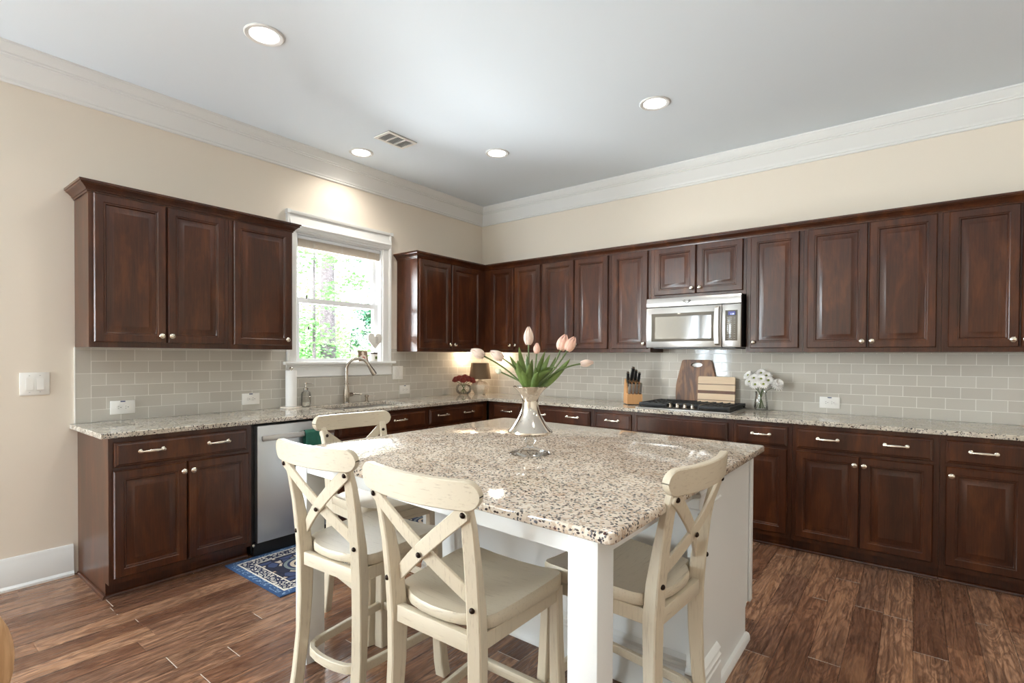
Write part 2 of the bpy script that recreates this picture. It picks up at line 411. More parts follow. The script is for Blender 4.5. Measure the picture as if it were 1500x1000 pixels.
def thing(name, label, cat, loc=(0, 0, 0), rz=0.0, group=None):
    o = bpy.data.objects.new(name, None); COL.objects.link(o); o.location = loc; o.rotation_euler = (0, 0, rz); o.empty_display_size = .1
    return tag(o, label, cat, group)
def struct(o, label=None):
    o['kind'] = 'structure'
    if label: o['label'] = label
    return o
def copy_tree(o, parent=None):
    c = o.copy(); COL.objects.link(c)
    if parent is not None: c.parent = parent
    for ch in list(o.children): copy_tree(ch, c)
    return c

# ------------------------------------------------------------------ room shell
CZ = 3.048
XR, XL2, YL = 7.2, -2.6, -5.6
struct(MB().box(XL2-.2, XR+.2, YF-.2, .2, -.10, 0).build('floor', M['floor']))
struct(MB().box(XL2-.2, XR+.2, YF-.2, .2, CZ, CZ+.1).build('ceiling', M['ceil']))
# left wall with the kitchen window opening
WY0, WY1, WB, WT = -2.325, -1.445, 1.262, 2.352
wl = MB()
wl.box(-.14, 0, YL, WY0, 0, CZ); wl.box(-.14, 0, WY1, .2, 0, CZ); wl.box(-.14, 0, WY0, WY1, 0, WB); wl.box(-.14, 0, WY0, WY1, WT, CZ)
struct(wl.build('wall_left', M['wall']))
struct(MB().box(-.0001, XR+.2, 0, .2, 0, CZ).build('wall_back', M['wall']))
struct(MB().box(XR, XR+.2, YF, 0, 0, CZ).build('wall_right', M['wall']))
struct(MB().box(XL2-.2, XL2, YF, AY0, 0, CZ).box(XL2-.2, XL2, AY1, YL, 0, CZ).box(XL2-.2, XL2, AY0, AY1, 0, WZ0).box(XL2-.2, XL2, AY0, AY1, WZ1, CZ).box(XL2-.2, -.14, YL, YL+.14, 0, CZ).build('wall_alcove', M['wall']))
wf = MB(); xs = [XL2-.2]
for a, b in FRONT_WINDOWS: xs += [a, b]
xs.append(XR+.2)
for i in range(0, len(xs), 2): wf.box(xs[i], xs[i+1], YF-.16, YF, 0, CZ)
for a, b in FRONT_WINDOWS: wf.box(a, b, YF-.16, YF, 0, WZ0).box(a, b, YF-.16, YF, WZ1, CZ)
struct(wf.build('wall_front', M['wall']))
for i, (a, b) in enumerate(FRONT_WINDOWS):
    w = MB()
    w.box(a-.09, a, YF, YF+.02, WZ0-.1, WZ1+.12).box(b, b+.09, YF, YF+.02, WZ0-.1, WZ1+.12).box(a, b, YF, YF+.02, WZ1, WZ1+.12).box(a, b, YF, YF+.03, WZ0-.1, WZ0)
    zc = (WZ0+WZ1)/2; w.box(a, b, YF-.012, YF+.015, zc-.025, zc+.025)
    if b-a > 1.2: w.box((a+b)/2-.03, (a+b)/2+.03, YF-.012, YF+.016, WZ0, WZ1)
    struct(w.build('window_%d' % (i+2), M['trim']))
crown = [(0, 2.852), (.010, 2.852), (.015, 2.857), (.015, 2.868), (.021, 2.872), (.021, 2.880), (.027, 2.890), (.066, 2.966), (.074, 2.970), (.074, 2.979),
         (.081, 2.983), (.081, 2.992), (.088, 3.000), (.100, 3.034), (.104, 3.036), (.104, CZ), (0, CZ)]
struct(MB().molding([(0, YL), (0, 0), (XR, 0)], crown).build('trim_1', M['trim']))
basep = [(0, 0), (.026, 0), (.026, .012), (.016, .026), (.016, .148), (.012, .156), (.012, .170), (.006, .184), (0, .184)]
struct(MB().molding([(0, YL), (0, -3.756)], basep).build('baseboard_left', M['trim']))
struct(MB().molding([(4.96, 0), (XR, 0)], basep).build('baseboard_back', M['trim']))

# ------------------------------------------------------------------ kitchen window
def kitchen_window():
    root = bpy.data.objects.new('window_1', None); COL.objects.link(root); struct(root, 'white double-hung window over the sink')
    jb = MB()     # jamb liner
    jb.box(-.14, 0, WY0, WY0+.018, WB, WT).box(-.14, 0, WY1-.018, WY1, WB, WT).box(-.14, 0, WY0+.018, WY1-.018, WT-.018, WT).box(-.14, 0, WY0+.018, WY1-.018, WB, WB+.012)
    jb.build('jamb', M['vinyl'], root)
    y0, y1 = WY0+.018, WY1-.018; zm = 1.80
    up = MB(); t = .034
    up.box(-.115, -.085, y0, y0+t, zm-.02, WT-.018).box(-.115, -.085, y1-t, y1, zm-.02, WT-.018).box(-.115, -.085, y0+t, y1-t, WT-.018-t, WT-.018).box(-.115, -.085, y0+t, y1-t, zm-.02, zm+.018)
    us = up.build('upper_sash', M['vinyl'], root)
    MB().box(-.102, -.098, y0+t, y1-t, zm+.018, WT-.018-t).build('pane', M['glass'], us)
    lo = MB(); t = .045
    lo.box(-.083, -.050, y0, y0+t, WB+.012, zm+.022).box(-.083, -.050, y1-t, y1, WB+.012, zm+.022).box(-.083, -.050, y0+t, y1-t, zm-.022, zm+.022).box(-.083, -.050, y0+t, y1-t, WB+.012, WB+.048)
    ls = lo.build('lower_sash', M['vinyl'], root)
    MB().box(-.069, -.065, y0+t, y1-t, WB+.048, zm-.022).build('pane', M['glass'], ls)
    # side casings with an outer back band
    for s in (-1, 1):
        e = WY0 if s < 0 else WY1
        pr = [(0, 0), (.012, 0), (.018, .008), (.018, .062), (.028, .068), (.032, .074), (.032, .088), (0, .088)]
        k = MB(); k.rings([[(a, e+s*(b-.004), z) for a, b in pr] for z in (1.286, 2.512)]); k.build('side_casing', M['trim'], root)
    # head: deep cove between the back band and a lower bead ledge
    ph = [(0, 2.348), (.020, 2.348), (.026, 2.354), (.026, 2.362), (.034, 2.366), (.038, 2.372), (.038, 2.382), (.044, 2.388), (.047, 2.397), (.044, 2.406), (.036, 2.412),
          (.030, 2.440), (.022, 2.474), (.022, 2.486), (.034, 2.490), (.038, 2.500), (.038, 2.514), (0, 2.514)]
    k = MB(); k.rings([[(a, y, z) for a, z in ph] for y in (WY0-.062, WY1+.070)]); k.build('head_casing', M['trim'], root)
    k = MB(); k.box(0, .040, WY0-.089, WY0-.0615, 2.486, 2.518).box(0, .040, WY1+.0695, WY1+.101, 2.486, 2.518); k.build('band_corner', M['trim'], root)
    k = MB()
    k.prism([(-.05, 1.258), (.045, 1.258), (.052, 1.264), (.052, 1.276), (.045, 1.284), (-.05, 1.284)], WY0-.112, WY1+.126, 1)
    k.build('stool_sill', M['trim'], root)
    k = MB(); pr = [(0, 1.150), (.014, 1.150), (.022, 1.160), (.016, 1.172), (.016, 1.236), (.026, 1.246), (.026, 1.258), (0, 1.258)]
    k.rings([[(a, y, z) for a, z in pr] for y in (WY0-.088, WY1+.100)]); k.build('apron', M['trim'], root)
kitchen_window()
def blind():
    t = thing('window_blind', 'raised off-white slatted blind with cords at the top of the window', 'blind', (-.03, 0, 0))
    y0, y1 = WY0+.024, WY1-.024
    MB().box(-.02, .024, y0, y1, 2.306, 2.332, .002).build('headrail', M['vinyl'], t)
    sl = MB()
    for k in range(14): sl.box(-.023, .023, y0+.004, y1-.004, 2.252+k*.0038, 2.2544+k*.0038)
    sl.build('slat_stack', M['blind'], t)
    MB().box(-.022, .022, y0+.004, y1-.004, 2.236, 2.2515, .003).build('bottom_rail', M['blind'], t)
    for k, (y, z) in enumerate(((WY0+.10, 1.84), (WY0+.115, 1.58))):
        c = MB().tube([(.028, y, 2.30), (.028, y, z)], .0012, 6).build('cord', M['cord'], t)
        MB().lathe([(.002, .03), (.006, .024), (.008, 0), (.003, -.002)], 10, (.028, y, z-.028)).build('tassel', M['tassel'], c)
    for y in (WY0+.17, (WY0+WY1)/2, WY1-.17):
        l = MB()
        for a in (-.012, 0, .012): l.tube([(.027, y+a, 2.31), (.0285, y+a*.6, 2.27), (.027, y-a, 2.24)], .0013, 5)
        l.build('ladder_cord', M['cord'], t)
    l = MB()
    for a in (0, .02): l.tube([(.028, WY1-.075+a, 2.30), (.028, WY1-.075+a, 2.205)], .0012, 5)
    l.build('lift_cord', M['cord'], t)
blind()

# ------------------------------------------------------------------ cabinets
HB, HT, DU = 1.378, 2.3246, .298
DOORP = [(0, 0), (0, .013), (.005, .020), (.044, .020), (.048, .0165), (.054, .0165), (.059, .009), (.064, .009), (.092, .0165), (.094, .0175), (.0945, .0175)]
DRAWP = [(0, 0), (0, .010), (.006, .015), (.010, .015), (.017, .020), (.018, .020)]
def knob(parent, x, z, y):
    k = MB().lathe([(.006, 0), (.006, .010), (.009, .014), (.0155, .019), (.0165, .023), (.014, .027), (.007, .030), (.001, .0305)], 16)
    o = k.xf(Matrix.Translation((x, y, z)) @ Matrix.Rotation(R(90), 4, 'X')).build('knob', M['nickel'], parent)
    return o
def pull(parent, x, z, y):
    k = MB()
    for s in (-1, 1):
        st = len(k.v); k.lathe([(.012, 0), (.012, .003), (.006, .006), (.006, .022), (.008, .026), (.001, .028)], 12)
        k.xf(Matrix.Translation((x+s*.055, y, z)) @ Matrix.Rotation(R(90), 4, 'X'), st)
    k.tube([(x-.062, y-.022, z), (x-.045, y-.026, z), (x-.02, y-.029, z), (x+.02, y-.029, z), (x+.045, y-.026, z), (x+.062, y-.022, z)], [.005, .005, .0085, .0085, .005, .005], 10)
    return k.build('handle', M['nickel'], parent)
def wall_cab(label, x0, x1, doors, rot=0.0, off=(0, 0), z0=HB, group='dark cherry wall cabinets'):
    # local frame: back on y = 0, doors towards -y
    t = thing('wall_cabinet', label, 'cabinet', (off[0], off[1], z0), rot, group)
    h = 2.300-z0; e = .0008
    b = MB().box(x0+e, x1-e, -DU, -.004, 0, h); b.build('cabinet_body', M['cherry'], t)
    for a, c, kx in doors:
        zb, zt = (.030, 2.262-z0)
        d = MB().panel(a, c, zb, zt, DOORP, -DU).build('door', M['cherry'], t)
        if kx is not None: knob(d, kx, zb+.044, -DU-.020)
    return t
def base_cab(label, x0, x1, doors, drawers, rot=0.0, off=(0, 0), end=False, well=False, group='dark cherry base cabinets'):
    t = thing('base_cabinet', label, 'cabinet', (off[0], off[1], 0), rot, group); e = .0008
    h = .69 if well else .8835
    b = MB().prism([(-.004, 0), (-.545, 0), (-.545, .085), (-.606, .085), (-.606, h), (-.004, h)], x0+e, x1-e, 0)
    if well: b.box(x0+e, x1-e, -.606, -.530, h, .8835).box(x0+e, x0+.018, -.529, -.004, h, .8835).box(x1-.018, x1-e, -.529, -.004, h, .8835)
    b.build('cabinet_body', M['cherry'], t)
    q = MB()
    sh = [(-.546, 0), (-.558, 0), (-.558, .006), (-.553, .016), (-.546, .020)]
    q.prism(sh, x0+e, x1-e, 0)
    if end: q.prism([(x0, 0), (x0-.014, 0), (x0-.014, .006), (x0-.008, .018), (x0, .020)], -.558, -.03, 1)
    q.build('shoe_molding', M['cherry'], t)
    for a, c, kx in doors:
        d = MB().panel(a, c, .118, .702, DOORP, -.608).build('door', M['cherry'], t)
        if kx is not None: knob(d, kx, .650, -.628)
    for a, c, px in drawers:
        d = MB().panel(a, c, .722, .857, DRAWP, -.608).build('drawer', M['cherry'], t)
        for x in px: pull(d, x, .797, -.628)
    return t
RL = R(90)   # left-wall units: local x runs along world +y, fronts towards +x
kn = .038
wall_cab('tall dark cherry two-door wall cabinet at the far left end of the window wall', -3.744, -2.980, [(-3.722, -3.359, -3.359-.030), (-3.352, -3.009, -3.352+.018)], RL)
wall_cab('dark cherry single-door wall cabinet directly left of the kitchen window', -2.980, -2.518, [(-2.951, -2.535, -2.572)], RL)
wall_cab('dark cherry two-door wall cabinet between the kitchen window and the room corner', -1.271, -.005, [(-1.256, -.835, -.835-.024), (-.816, -.376, -.816+.024)], RL)
wall_cab('dark cherry two-door wall cabinet on the back wall, first from the room corner', .298, 1.063, [(.397, .709, .709-.026), (.724, 1.048, .724+.026)])
wall_cab('dark cherry two-door wall cabinet on the back wall, second from the corner behind the tulips', 1.063, 1.829, [(1.078, 1.440, 1.440-.026), (1.451, 1.805, 1.451+.026)])
wall_cab('narrow dark cherry single-door wall cabinet just left of the microwave', 1.829, 2.211, [(1.851, 2.187, 2.187-.028)])
wall_cab('short dark cherry two-door cabinet directly above the microwave', 2.211, 2.990, [(2.246, 2.602, 2.602-.028), (2.611, 2.966, 2.611+.028)], z0=1.832)
wall_cab('narrow dark cherry single-door wall cabinet just right of the microwave', 2.990, 3.381, [(3.023, 3.354, 3.023+.024)])
wall_cab('wide dark cherry two-door wall cabinet above the back wall outlet', 3.381, 4.160, [(3.407, 3.767, 3.767-.027), (3.776, 4.134, 3.776+.020)])
wall_cab('dark cherry wall cabinet at the right edge of the photo', 4.160, 4.915, [(4.191, 4.516, 4.516-.028), (4.525, 4.880, 4.525+.020)])
CROWNP = [(0, 2.263), (.005, 2.263), (.007, 2.272), (.012, 2.274), (.014, 2.282), (.030, 2.298), (.040, 2.304), (.042, 2.310), (.048, 2.312), (.048, HT), (0, HT)]
tag(MB().molding([(.006, -3.744), (DU, -3.744), (DU, -2.518), (.006, -2.518)], CROWNP).build('cabinet_crown', M['cherry']), 'dark cherry crown molding on the wall cabinets left of the window', 'molding')
tag(MB().molding([(.006, -1.271), (DU, -1.271), (DU, -DU), (4.915, -DU)], CROWNP).build('cabinet_crown', M['cherry']), 'dark cherry crown molding running round the corner above the microwave cabinets', 'molding')
base_cab('dark cherry base cabinet at the left end with one wide drawer over two doors', -3.734, -2.972, [(-3.714, -3.357, -3.378), (-3.349, -2.993, -3.328)], [(-3.710, -3.006, (-3.537, -3.182))], RL, end=True)
base_cab('dark cherry sink base cabinet under the faucet, partly behind the farthest stool', -2.360, -1.437, [(-2.335, -1.908, -1.93), (-1.892, -1.459, -1.87)], [(-2.326, -1.459, (-2.05, -1.75))], RL, well=True)
base_cab('dark cherry base cabinet on the window wall, next to the room corner', -1.437, -.612, [(-1.410, -1.05, -1.07), (-1.042, -.690, -1.02)], [(-1.410, -.678, (-1.25, -.907))], RL)
base_cab('narrow dark cherry base cabinet on the back wall nearest the room corner', .632, 1.065, [(.705, 1.038, 1.01)], [(.705, 1.038, (.880,))])
base_cab('dark cherry base cabinet behind the tulip vase with two pulls on one drawer', 1.065, 1.829, [(1.095, 1.44, 1.42), (1.448, 1.798, 1.47)], [(1.095, 1.798, (1.275, 1.628))])
base_cab('narrow dark cherry base cabinet below the knife block', 1.829, 2.208, [(1.851, 2.185, 2.16)], [(1.851, 2.185, (2.018,))])
base_cab('dark cherry base cabinet under the cooktop with a blank drawer front', 2.208, 2.985, [(2.229, 2.584, 2.56), (2.592, 2.946, 2.61)], [(2.229, 2.946, ())])
base_cab('narrow dark cherry base cabinet just right of the cooktop, half hidden by the island', 2.985, 3.370, [(3.008, 3.341, 3.032)], [(3.008, 3.341, (3.175,))])
base_cab('wide dark cherry base cabinet below the back wall outlet, two doors', 3.370, 4.152, [(3.396, 3.755, 3.731), (3.762, 4.123, 3.782)], [(3.398, 4.121, (3.580, 3.942))])
base_cab('dark cherry single-door base cabinet at the right edge of the photo', 4.152, 4.560, [(4.180, 4.530, 4.204)], [(4.180, 4.530, (4.343,))])

# ------------------------------------------------------------------ counter, backsplash, sink
SX0, SX1, SY0, SY1 = .125, .505, -2.27, -1.52
xs = [0.003, SX0, SX1, .6365, 4.56]; ys = [-3.772, SY0, SY1, -.6365, -.003]
def fillc(i, j):
    if i == 3: return j == 3
    return not (i == 1 and j == 1)
ct = MB().slab(xs, ys, fillc, .8845, .914).build('granite_countertop', M['granite'])
bv = ct.modifiers.new('eased', 'BEVEL'); bv.width = .004; bv.segments = 2; bv.limit_method = 'ANGLE'
tag(ct, 'pale speckled granite countertop running along both kitchen walls', 'countertop')
def backsplash():
    t = thing('backsplash', 'grey subway tile backsplash on the window wall', 'backsplash', (0, -3.744, .9155), RL)
    L = 3.744-.012; k = MB()
    def bx(a, b, z0, z1): k.box(a+.0768, b, -.010, -.001, z0, z1)
    # local x measured from the left end; the window's apron, sill and casings are left free
    a0, a1 = 3.744-2.414-.0768, 3.744-1.342-.0768
    z1 = HB-.9155-.003
    xs = [0, a0, a1, L-.0768]
    k.box(.0768, .0768+a0, -.010, -.001, 0, z1); k.box(.0768+a0, .0768+a1, -.010, -.001, 0, 1.148-.9155); k.box(.0768+a1, L, -.010, -.001, 0, z1)
    k.box(.0768+a1, 3.744-1.275, -.010, -.001, z1, z1+.028)
    k.build('tile_field', M['tile_l'], t, 0)
    MB().box(0, .0768, -.010, -.001, 0, z1).build('edge_tile_column', M['tile_e'], t, 0)
    MB().box(-.004, -.0002, -.011, -.001, 0, z1+.002).box(-.004, a0+.0768, -.0112, -.001, z1, z1+.004).build('edge_trim', M['white'], t, 0)
    k = MB().box(.0005, 4.915, -.010, -.001, 0, z1).box(2.212, 2.989, -.010, -.001, z1, .50)
    o = k.build('backsplash', M['tile_b'], None, 0, (0, 0, .9155)); tag(o, 'grey subway tile backsplash behind the cooktop on the back wall', 'backsplash')
backsplash()
def sink():
    t = thing('kitchen_sink', 'stainless undermount double sink below the window', 'sink', (0, 0, 0))
    m = -1.94
    for a, b in ((SY0, m-.012), (m+.012, SY1)):
        k = MB(); w = .008
        rs = []
        for d, z in ((-w, .8838), (0, .8838), (.004, .86), (.012, .71), (.03, .70)):
            rs.append([(SX0+d, a+d, z), (SX1-d, a+d, z), (SX1-d, b-d, z), (SX0+d, b-d, z)])
        k.rings(rs, False, True)
        k.build('basin', M['steel'], t)
        MB().lathe([(.035, 0), (.035, .003), (.028, .004), (.02, .001)], 18, ((SX0+SX1)/2, (a+b)/2, .7005)).build('drain', M['chrome'], t)
sink()
def faucet():
    t = thing('faucet', 'tall brushed nickel gooseneck faucet at the sink', 'faucet', (.062, -1.882, .914))
    MB().lathe([(.030, 0), (.030, .006), (.026, .012), (.027, .04), (.029, .075), (.026, .11), (.018, .15), (.0165, .165), (.021, .168), (.021, .176), (.015, .180)], 20).build('faucet_body', M['chrome'], t)
    # spout arcs forward into the room and to the right over the sink
    d = Vector((.52, .854, 0))
    pts = [(0, 0, .175), (0, 0, .30)]; rr = .098
    for a in range(0, 165, 11):
        q = R(a); pts.append(tuple(d*(rr-rr*math.cos(q))+Vector((0, 0, .30+rr*math.sin(q)))))
    MB().tube(pts, .0145, 12).build('spout', M['chrome'], t)
    e = Vector(pts[-1]); dirn = (Vector(pts[-1])-Vector(pts[-2])).normalized()
    h = [e, e+dirn*.012, e+dirn*.02, e+dirn*.075, e+dirn*.105, e+dirn*.11]
    MB().tube(h, [.016, .018, .0165, .022, .023, .018], 14).build('spray_head', M['chrome'], t)
    MB().tube([(.0, .02, .075), (.0, .055, .077), (0, .06, .077)], [.02, .02, .017], 12).tube([(0, .055, .077), (.01, .085, .08), (.028, .135, .074)], [.012, .009, .0055], 10).build('handle', M['chrome'], t)
faucet()
def soap_pump():
    t = thing('sink_soap_dispenser', 'short brushed nickel soap dispenser beside the faucet', 'soap dispenser', (.062, -1.668, .914))
    MB().lathe([(.021, 0), (.021, .006), (.013, .012), (.013, .040), (.018, .044), (.018, .062), (.005, .066)], 16).build('dispenser_base', M['chrome'], t)
    MB().tube([(0, 0, .058), (.035, .045, .058), (.045, .058, .052)], .005, 8).build('nozzle', M['chrome'], t)
soap_pump()

# ------------------------------------------------------------------ appliances
def dishwasher():
    t = thing('dishwasher', 'stainless steel dishwasher with a bar handle beside the left base cabinet', 'dishwasher', (0, 0, 0), RL)
    x0, x1 = -2.966, -2.366
    MB().box(x0, x1, -.585, -.01, .02, .872).build('dishwasher_body', M['black'], t)
    MB().box(x0+.012, x1-.012, -.60, -.57, .0005, .092).build('kick_plate', M['black'], t)
    d = MB().box(x0+.022, x1-.010, -.632, -.586, .096, .868, .004).build('door', M['steelv'], t)
    h = MB().box(x0+.038, x1-.03, -.672, -.655, .770, .806, .005)
    for x in (x0+.06, x1-.06): h.box(x-.012, x+.012, -.656, -.631, .778, .798)
    h.build('handle', M['steel'], d)
    MB().lathe([(.009, 0), (.009, .006), (.004, .008)], 10).xf(Matrix.Translation((x0+.006, -.606, .082)) @ Matrix.Rotation(R(90), 4, 'X')).build('bracket_screw', M['nickel'], t)
dishwasher()
def towel():
    k = MB(); y0, y1 = -2.632, -2.500; pts = [(.658, .70), (.648, .74), (.650, .79), (.655, .811), (.664, .814), (.673, .811), (.681, .79), (.684, .74), (.683, .69)]
    n = 14; rs = []
    for j in range(n+1):
        y = y0+(y1-y0)*j/n; w = .003*math.sin(j*1.1)
        row = [(x+(w if z < .8 else 0)+(.002 if x > .66 else 0), y, z) for x, z in pts]
        inn = [(x+(.004 if x < .656 else (0 if abs(x-.664) < .006 else -.004)), yy, z-(.004 if z > .8 else 0)) for x, yy, z in reversed(row)]
        rs.append(row+inn)
    k.rings(rs)
    tag(k.build('dish_towel', M['towel'], None, 60), 'dark green dish towel hanging on the dishwasher handle', 'towel')
towel()
def microwave():
    t = thing('microwave', 'stainless over-the-range microwave below the short cabinet', 'microwave', (0, 0, 0))
    x0, x1, yf, z0, z1 = 2.216, 2.979, -.400, 1.413, 1.829
    MB().box(x0+.004, x1-.001, -.372, -.014, z0+.004, z1).build('microwave_body', M['black'], t)
    ins = MB().box(x0+.05, x1-.05, -.36, -.06, z0-.006, z0+.004).build('vent_grille', M['black'], t)
    tb = MB().prism([(-.373, 1.754), (-.392, 1.754), (-.398, 1.760), (-.400, 1.775), (-.394, 1.822), (-.388, z1), (-.373, z1)], x0, x1-.002, 0)
    top = tb.build('top_panel', M['steel'], t)
    xd = 2.838
    d = MB().box(x0, xd-.002, -.400, -.373, z0+.002, 1.749, .006).build('door', M['steel'], t)
    fr = MB().box(2.263, 2.779, -.4035, -.399, 1.466, 1.699, .0015).build('window_frame', M['mwglass'], d)
    MB().box(2.296, 2.756, -.4045, -.403, 1.487, 1.672).build('window_glass', M['mwglass'], d)
    h = MB().bar([(2.806, -.402, 1.436), (2.806, -.428, 1.446), (2.806, -.436, 1.50), (2.806, -.440, 1.58), (2.806, -.436, 1.665), (2.806, -.428, 1.720), (2.806, -.402, 1.732)], (1, 0, 0), .036, .012, .003)
    h.build('handle', M['steel'], d)
    p = MB().box(xd+.001, x1-.001, -.400, -.373, z0+.002, 1.749, .006).build('control_panel', M['steel'], t)
    MB().box(2.862, 2.953, -.404, -.399, 1.466, 1.702, .002).build('keypad', M['mwglass'], p)
    MB().box(2.874, 2.945, -.4048, -.4035, 1.660, 1.694).build('display_bezel', M['black'], p)
    dp = MB().box(2.886, 2.937, -.4056, -.4045, 1.664, 1.692).build('display', M['display'], p)
    txt = text('1:28', .017, M['digit'], dp, (2.900, -.4058, 1.666), 'display_time')
    rnd = random.Random(3)
    rows = [1.645, 1.632, 1.615, 1.600, 1.580, 1.566, 1.552, 1.538, 1.520, 1.500, 1.482]
    k = MB()
    for r, z in enumerate(rows):
        for x in (2.882, 2.907, 2.932):
            w = .0035 if 3 < r < 8 else .0065
            k.box(x-w, x+w, -.4046, -.4038, z-.0022, z+.0022)
    k.build('key_marks', M['key'], p)
    # round swoosh emblem on the top panel
    e = MB()
    P = lambda *q: [(2.562+x*1.5, -.4008, 1.789+z*1.5) for x, z in q]
    e.tube(P((-.022, .005), (-.010, -.003), (0, -.010), (.010, -.003), (.021, .006)), .003, 6)
    e.tube(P((-.016, .009), (-.008, .006)), .0028, 6); e.tube(P((.006, .003), (.016, .009)), .0026, 6)
    e.build('emblem', M['slot'], top)
def text(body, size, mat, parent, loc, name, rot=(R(90), 0, 0), ext=.0004):
    c = bpy.data.curves.new(name, 'FONT'); c.body = body; c.size = size; c.extrude = ext
    o = bpy.data.objects.new(name, c); COL.objects.link(o)
    bpy.context.view_layer.update()
    dg = bpy.context.evaluated_depsgraph_get(); me = bpy.data.meshes.new_from_object(o.evaluated_get(dg)); bpy.data.objects.remove(o)
    me.name = name; me.materials.clear(); me.materials.append(mat)
    o = bpy.data.objects.new(name, me); COL.objects.link(o)
    o.parent = parent; o.location = loc; o.rotation_euler = rot
    return o
microwave()
def cooktop():
    t = thing('gas_cooktop', 'black gas cooktop with steel rim set in the back counter', 'cooktop', (0, 0, .9145))
    x0, x1, y0, y1 = 2.199, 2.955, -.572, -.062
    MB().box(x0, x1, y0, y1, 0, .008, .003).build('steel_rim', M['steel'], t)
    MB().box(x0+.012, x1-.012, y0+.03, y1-.012, .0075, .013, .002).build('cooktop_surface', M['black'], t)
    cx = [(x0+.135, y0+.17), (x0+.135, y1-.12), ((x0+x1)/2, y1-.20), (x1-.135, y0+.17), (x1-.135, y1-.12)]
    for x, y in cx:
        b = MB().lathe([(.05, 0), (.05, .007), (.038, .010), (.038, .018), (.030, .021), (.001, .022)], 20, (x, y, .0125)).build('burner', M['iron'], t)
    wd = (x1-x0-.03)/3
    for g in range(3):
        a = x0+.015+g*wd+.002; b = x0+.015+(g+1)*wd-.002
        ya = y0+.035 if g != 1 else y0+.155; yb = y1-.012
        k = MB(); hz0, hz1 = .032, .046; w = .011
        k.box(a, b, ya, ya+w, hz0-.010, hz1, .002).box(a, b, yb-w, yb, hz0-.010, hz1, .002).box(a, a+w, ya+w, yb-w, hz0-.010, hz1, .002).box(b-w, b, ya+w, yb-w, hz0-.010, hz1, .002)
        n = 4
        for i in range(1, n): xx = a+(b-a)*i/n; k.box(xx-w/2, xx+w/2, ya+w, yb-w, hz0, hz1, .002)
        for i in range(1, 5): yy = ya+(yb-ya)*i/5; k.box(a+w, b-w, yy-w/2, yy+w/2, hz0+.001, hz1-.001, .002)
        for xx in (a+.003, b-.015):
            for yy in (ya+.001, yb-.013): k.box(xx, xx+.012, yy, yy+.012, .0125, hz0)
        k.build('grate', M['iron'], t)
    for i in range(5):
        x = 2.462+i*.0605; y = y0+.085
        k = MB().lathe([(.021, 0), (.021, .004), (.017, .006), (.016, .026), (.013, .029), (.001, .030)], 16, (x, y, .0128))
        k.box(x-.0035, x+.0035, y-.018, y+.018, .040, .048, .001)
        k.build('control_knob', M['chrome'], t)
cooktop()

# ------------------------------------------------------------------ island
def island():
    t = thing('kitchen_island', 'white painted kitchen island with square corner posts under the cream granite', 'island', (0, 0, 0))
    X0, X1 = 1.875, 3.398
    MB().box(X0, X1, -2.628, -1.985, .0, .160).box(X0, X1, -2.628, -1.905, .160, .8835).build('island_body', M['island'], t)
    k = MB()      # end panel with the stepped toe notch
    k.prism([(-2.5, 0), (-1.985, 0), (-1.985, .150), (-1.965, .166), (-1.905, .166), (-1.905, .8835), (-2.5, .8835)], X1+.0005, X1+.008, 0)
    k.build('end_panel', M['island'], t)
    k = MB().box(X1+.0085, X1+.020, -1.945, -1.905, .166, .8835, .003).build('corner_stile', M['island'], t)
    k = MB().prism([(X1+.0085, 0), (X1+.028, 0), (X1+.028, .020), (X1+.022, .032), (X1+.0085, .036)], -2.50, -1.975, 1)
    k.build('shoe_molding', M['island'], t)
    # end pilaster
    px0, px1, py0, py1 = 3.388, 3.424, -2.742, -2.500
    MB().box(px0, px1, py0, py1, 0, .8835).build('pilaster', M['island'], t)
    ring = lambda pr: MB().molding([(px0, py1+.0), (px0, py0), (px1, py0), (px1, py1)][::-1], pr)
    pth = [(px0, py0), (px1, py0), (px1, py1)]
    MB().molding(pth, [(0, 0), (.018, 0), (.018, .150), (.012, .157), (.018, .164), (.018, .178), (.012, .186), (.010, .196), (.016, .204), (.010, .214), (0, .222)]).build('pilaster_base', M['island'], t)
    MB().molding(pth, [(0, .786), (.012, .786), (.014, .796), (.008, .800), (.008, .838), (.014, .842), (.016, .852), (.010, .860), (.010, .8835), (0, .8835)]).build('pilaster_cap', M['island'], t)
    MB().molding([(X0, -2.628), (3.386, -2.628)], [(0, 0), (.020, 0), (.020, .014), (.012, .026), (.012, .140), (.018, .146), (.018, .158), (.010, .166), (.012, .182), (.004, .196), (0, .198)]).build('base_molding', M['island'], t)
    pw = .087; LX, LY, RX, RY = 1.887, -3.386, 3.413-pw, -3.456
    MB().box(LX, LX+pw, LY, LY+pw, 0, .8835, .003).build('post', M['island'], t)
    MB().box(RX, RX+pw, RY, RY+pw, 0, .8835, .003).build('post', M['island'], t)
    MB().prism([(LX+pw+.0005, LY+.004), (RX-.0005, RY+.006), (RX-.0005, RY+.028), (LX+pw+.0005, LY+.026)], .832, .8835).build('apron', M['island'], t)
    MB().box(3.386, 3.408, RY+pw+.0005, -2.7425, .832, .8835).build('apron', M['island'], t)
    MB().box(1.892, 1.914, LY+pw+.0005, -2.632, .832, .8835).build('apron', M['island'], t)
island()
x0, x1, y0, y1 = 1.797, 3.463, -3.441, -1.843
r = .018; poly = []
for cx, cy, a in ((x1-r, y0+r, -90), (x1-r, y1-r, 0), (x0+r, y1-r, 90), (x0+r, y0+r, 180)):
    for q in range(0, 91, 18): poly.append((cx+r*math.cos(R(a+q)), cy+r*math.sin(R(a+q))))
ti = MB(); e = .005
sk = lambda px, py: (px, py-.0465*(px-(x0+x1)/2))     # the slab sits slightly askew
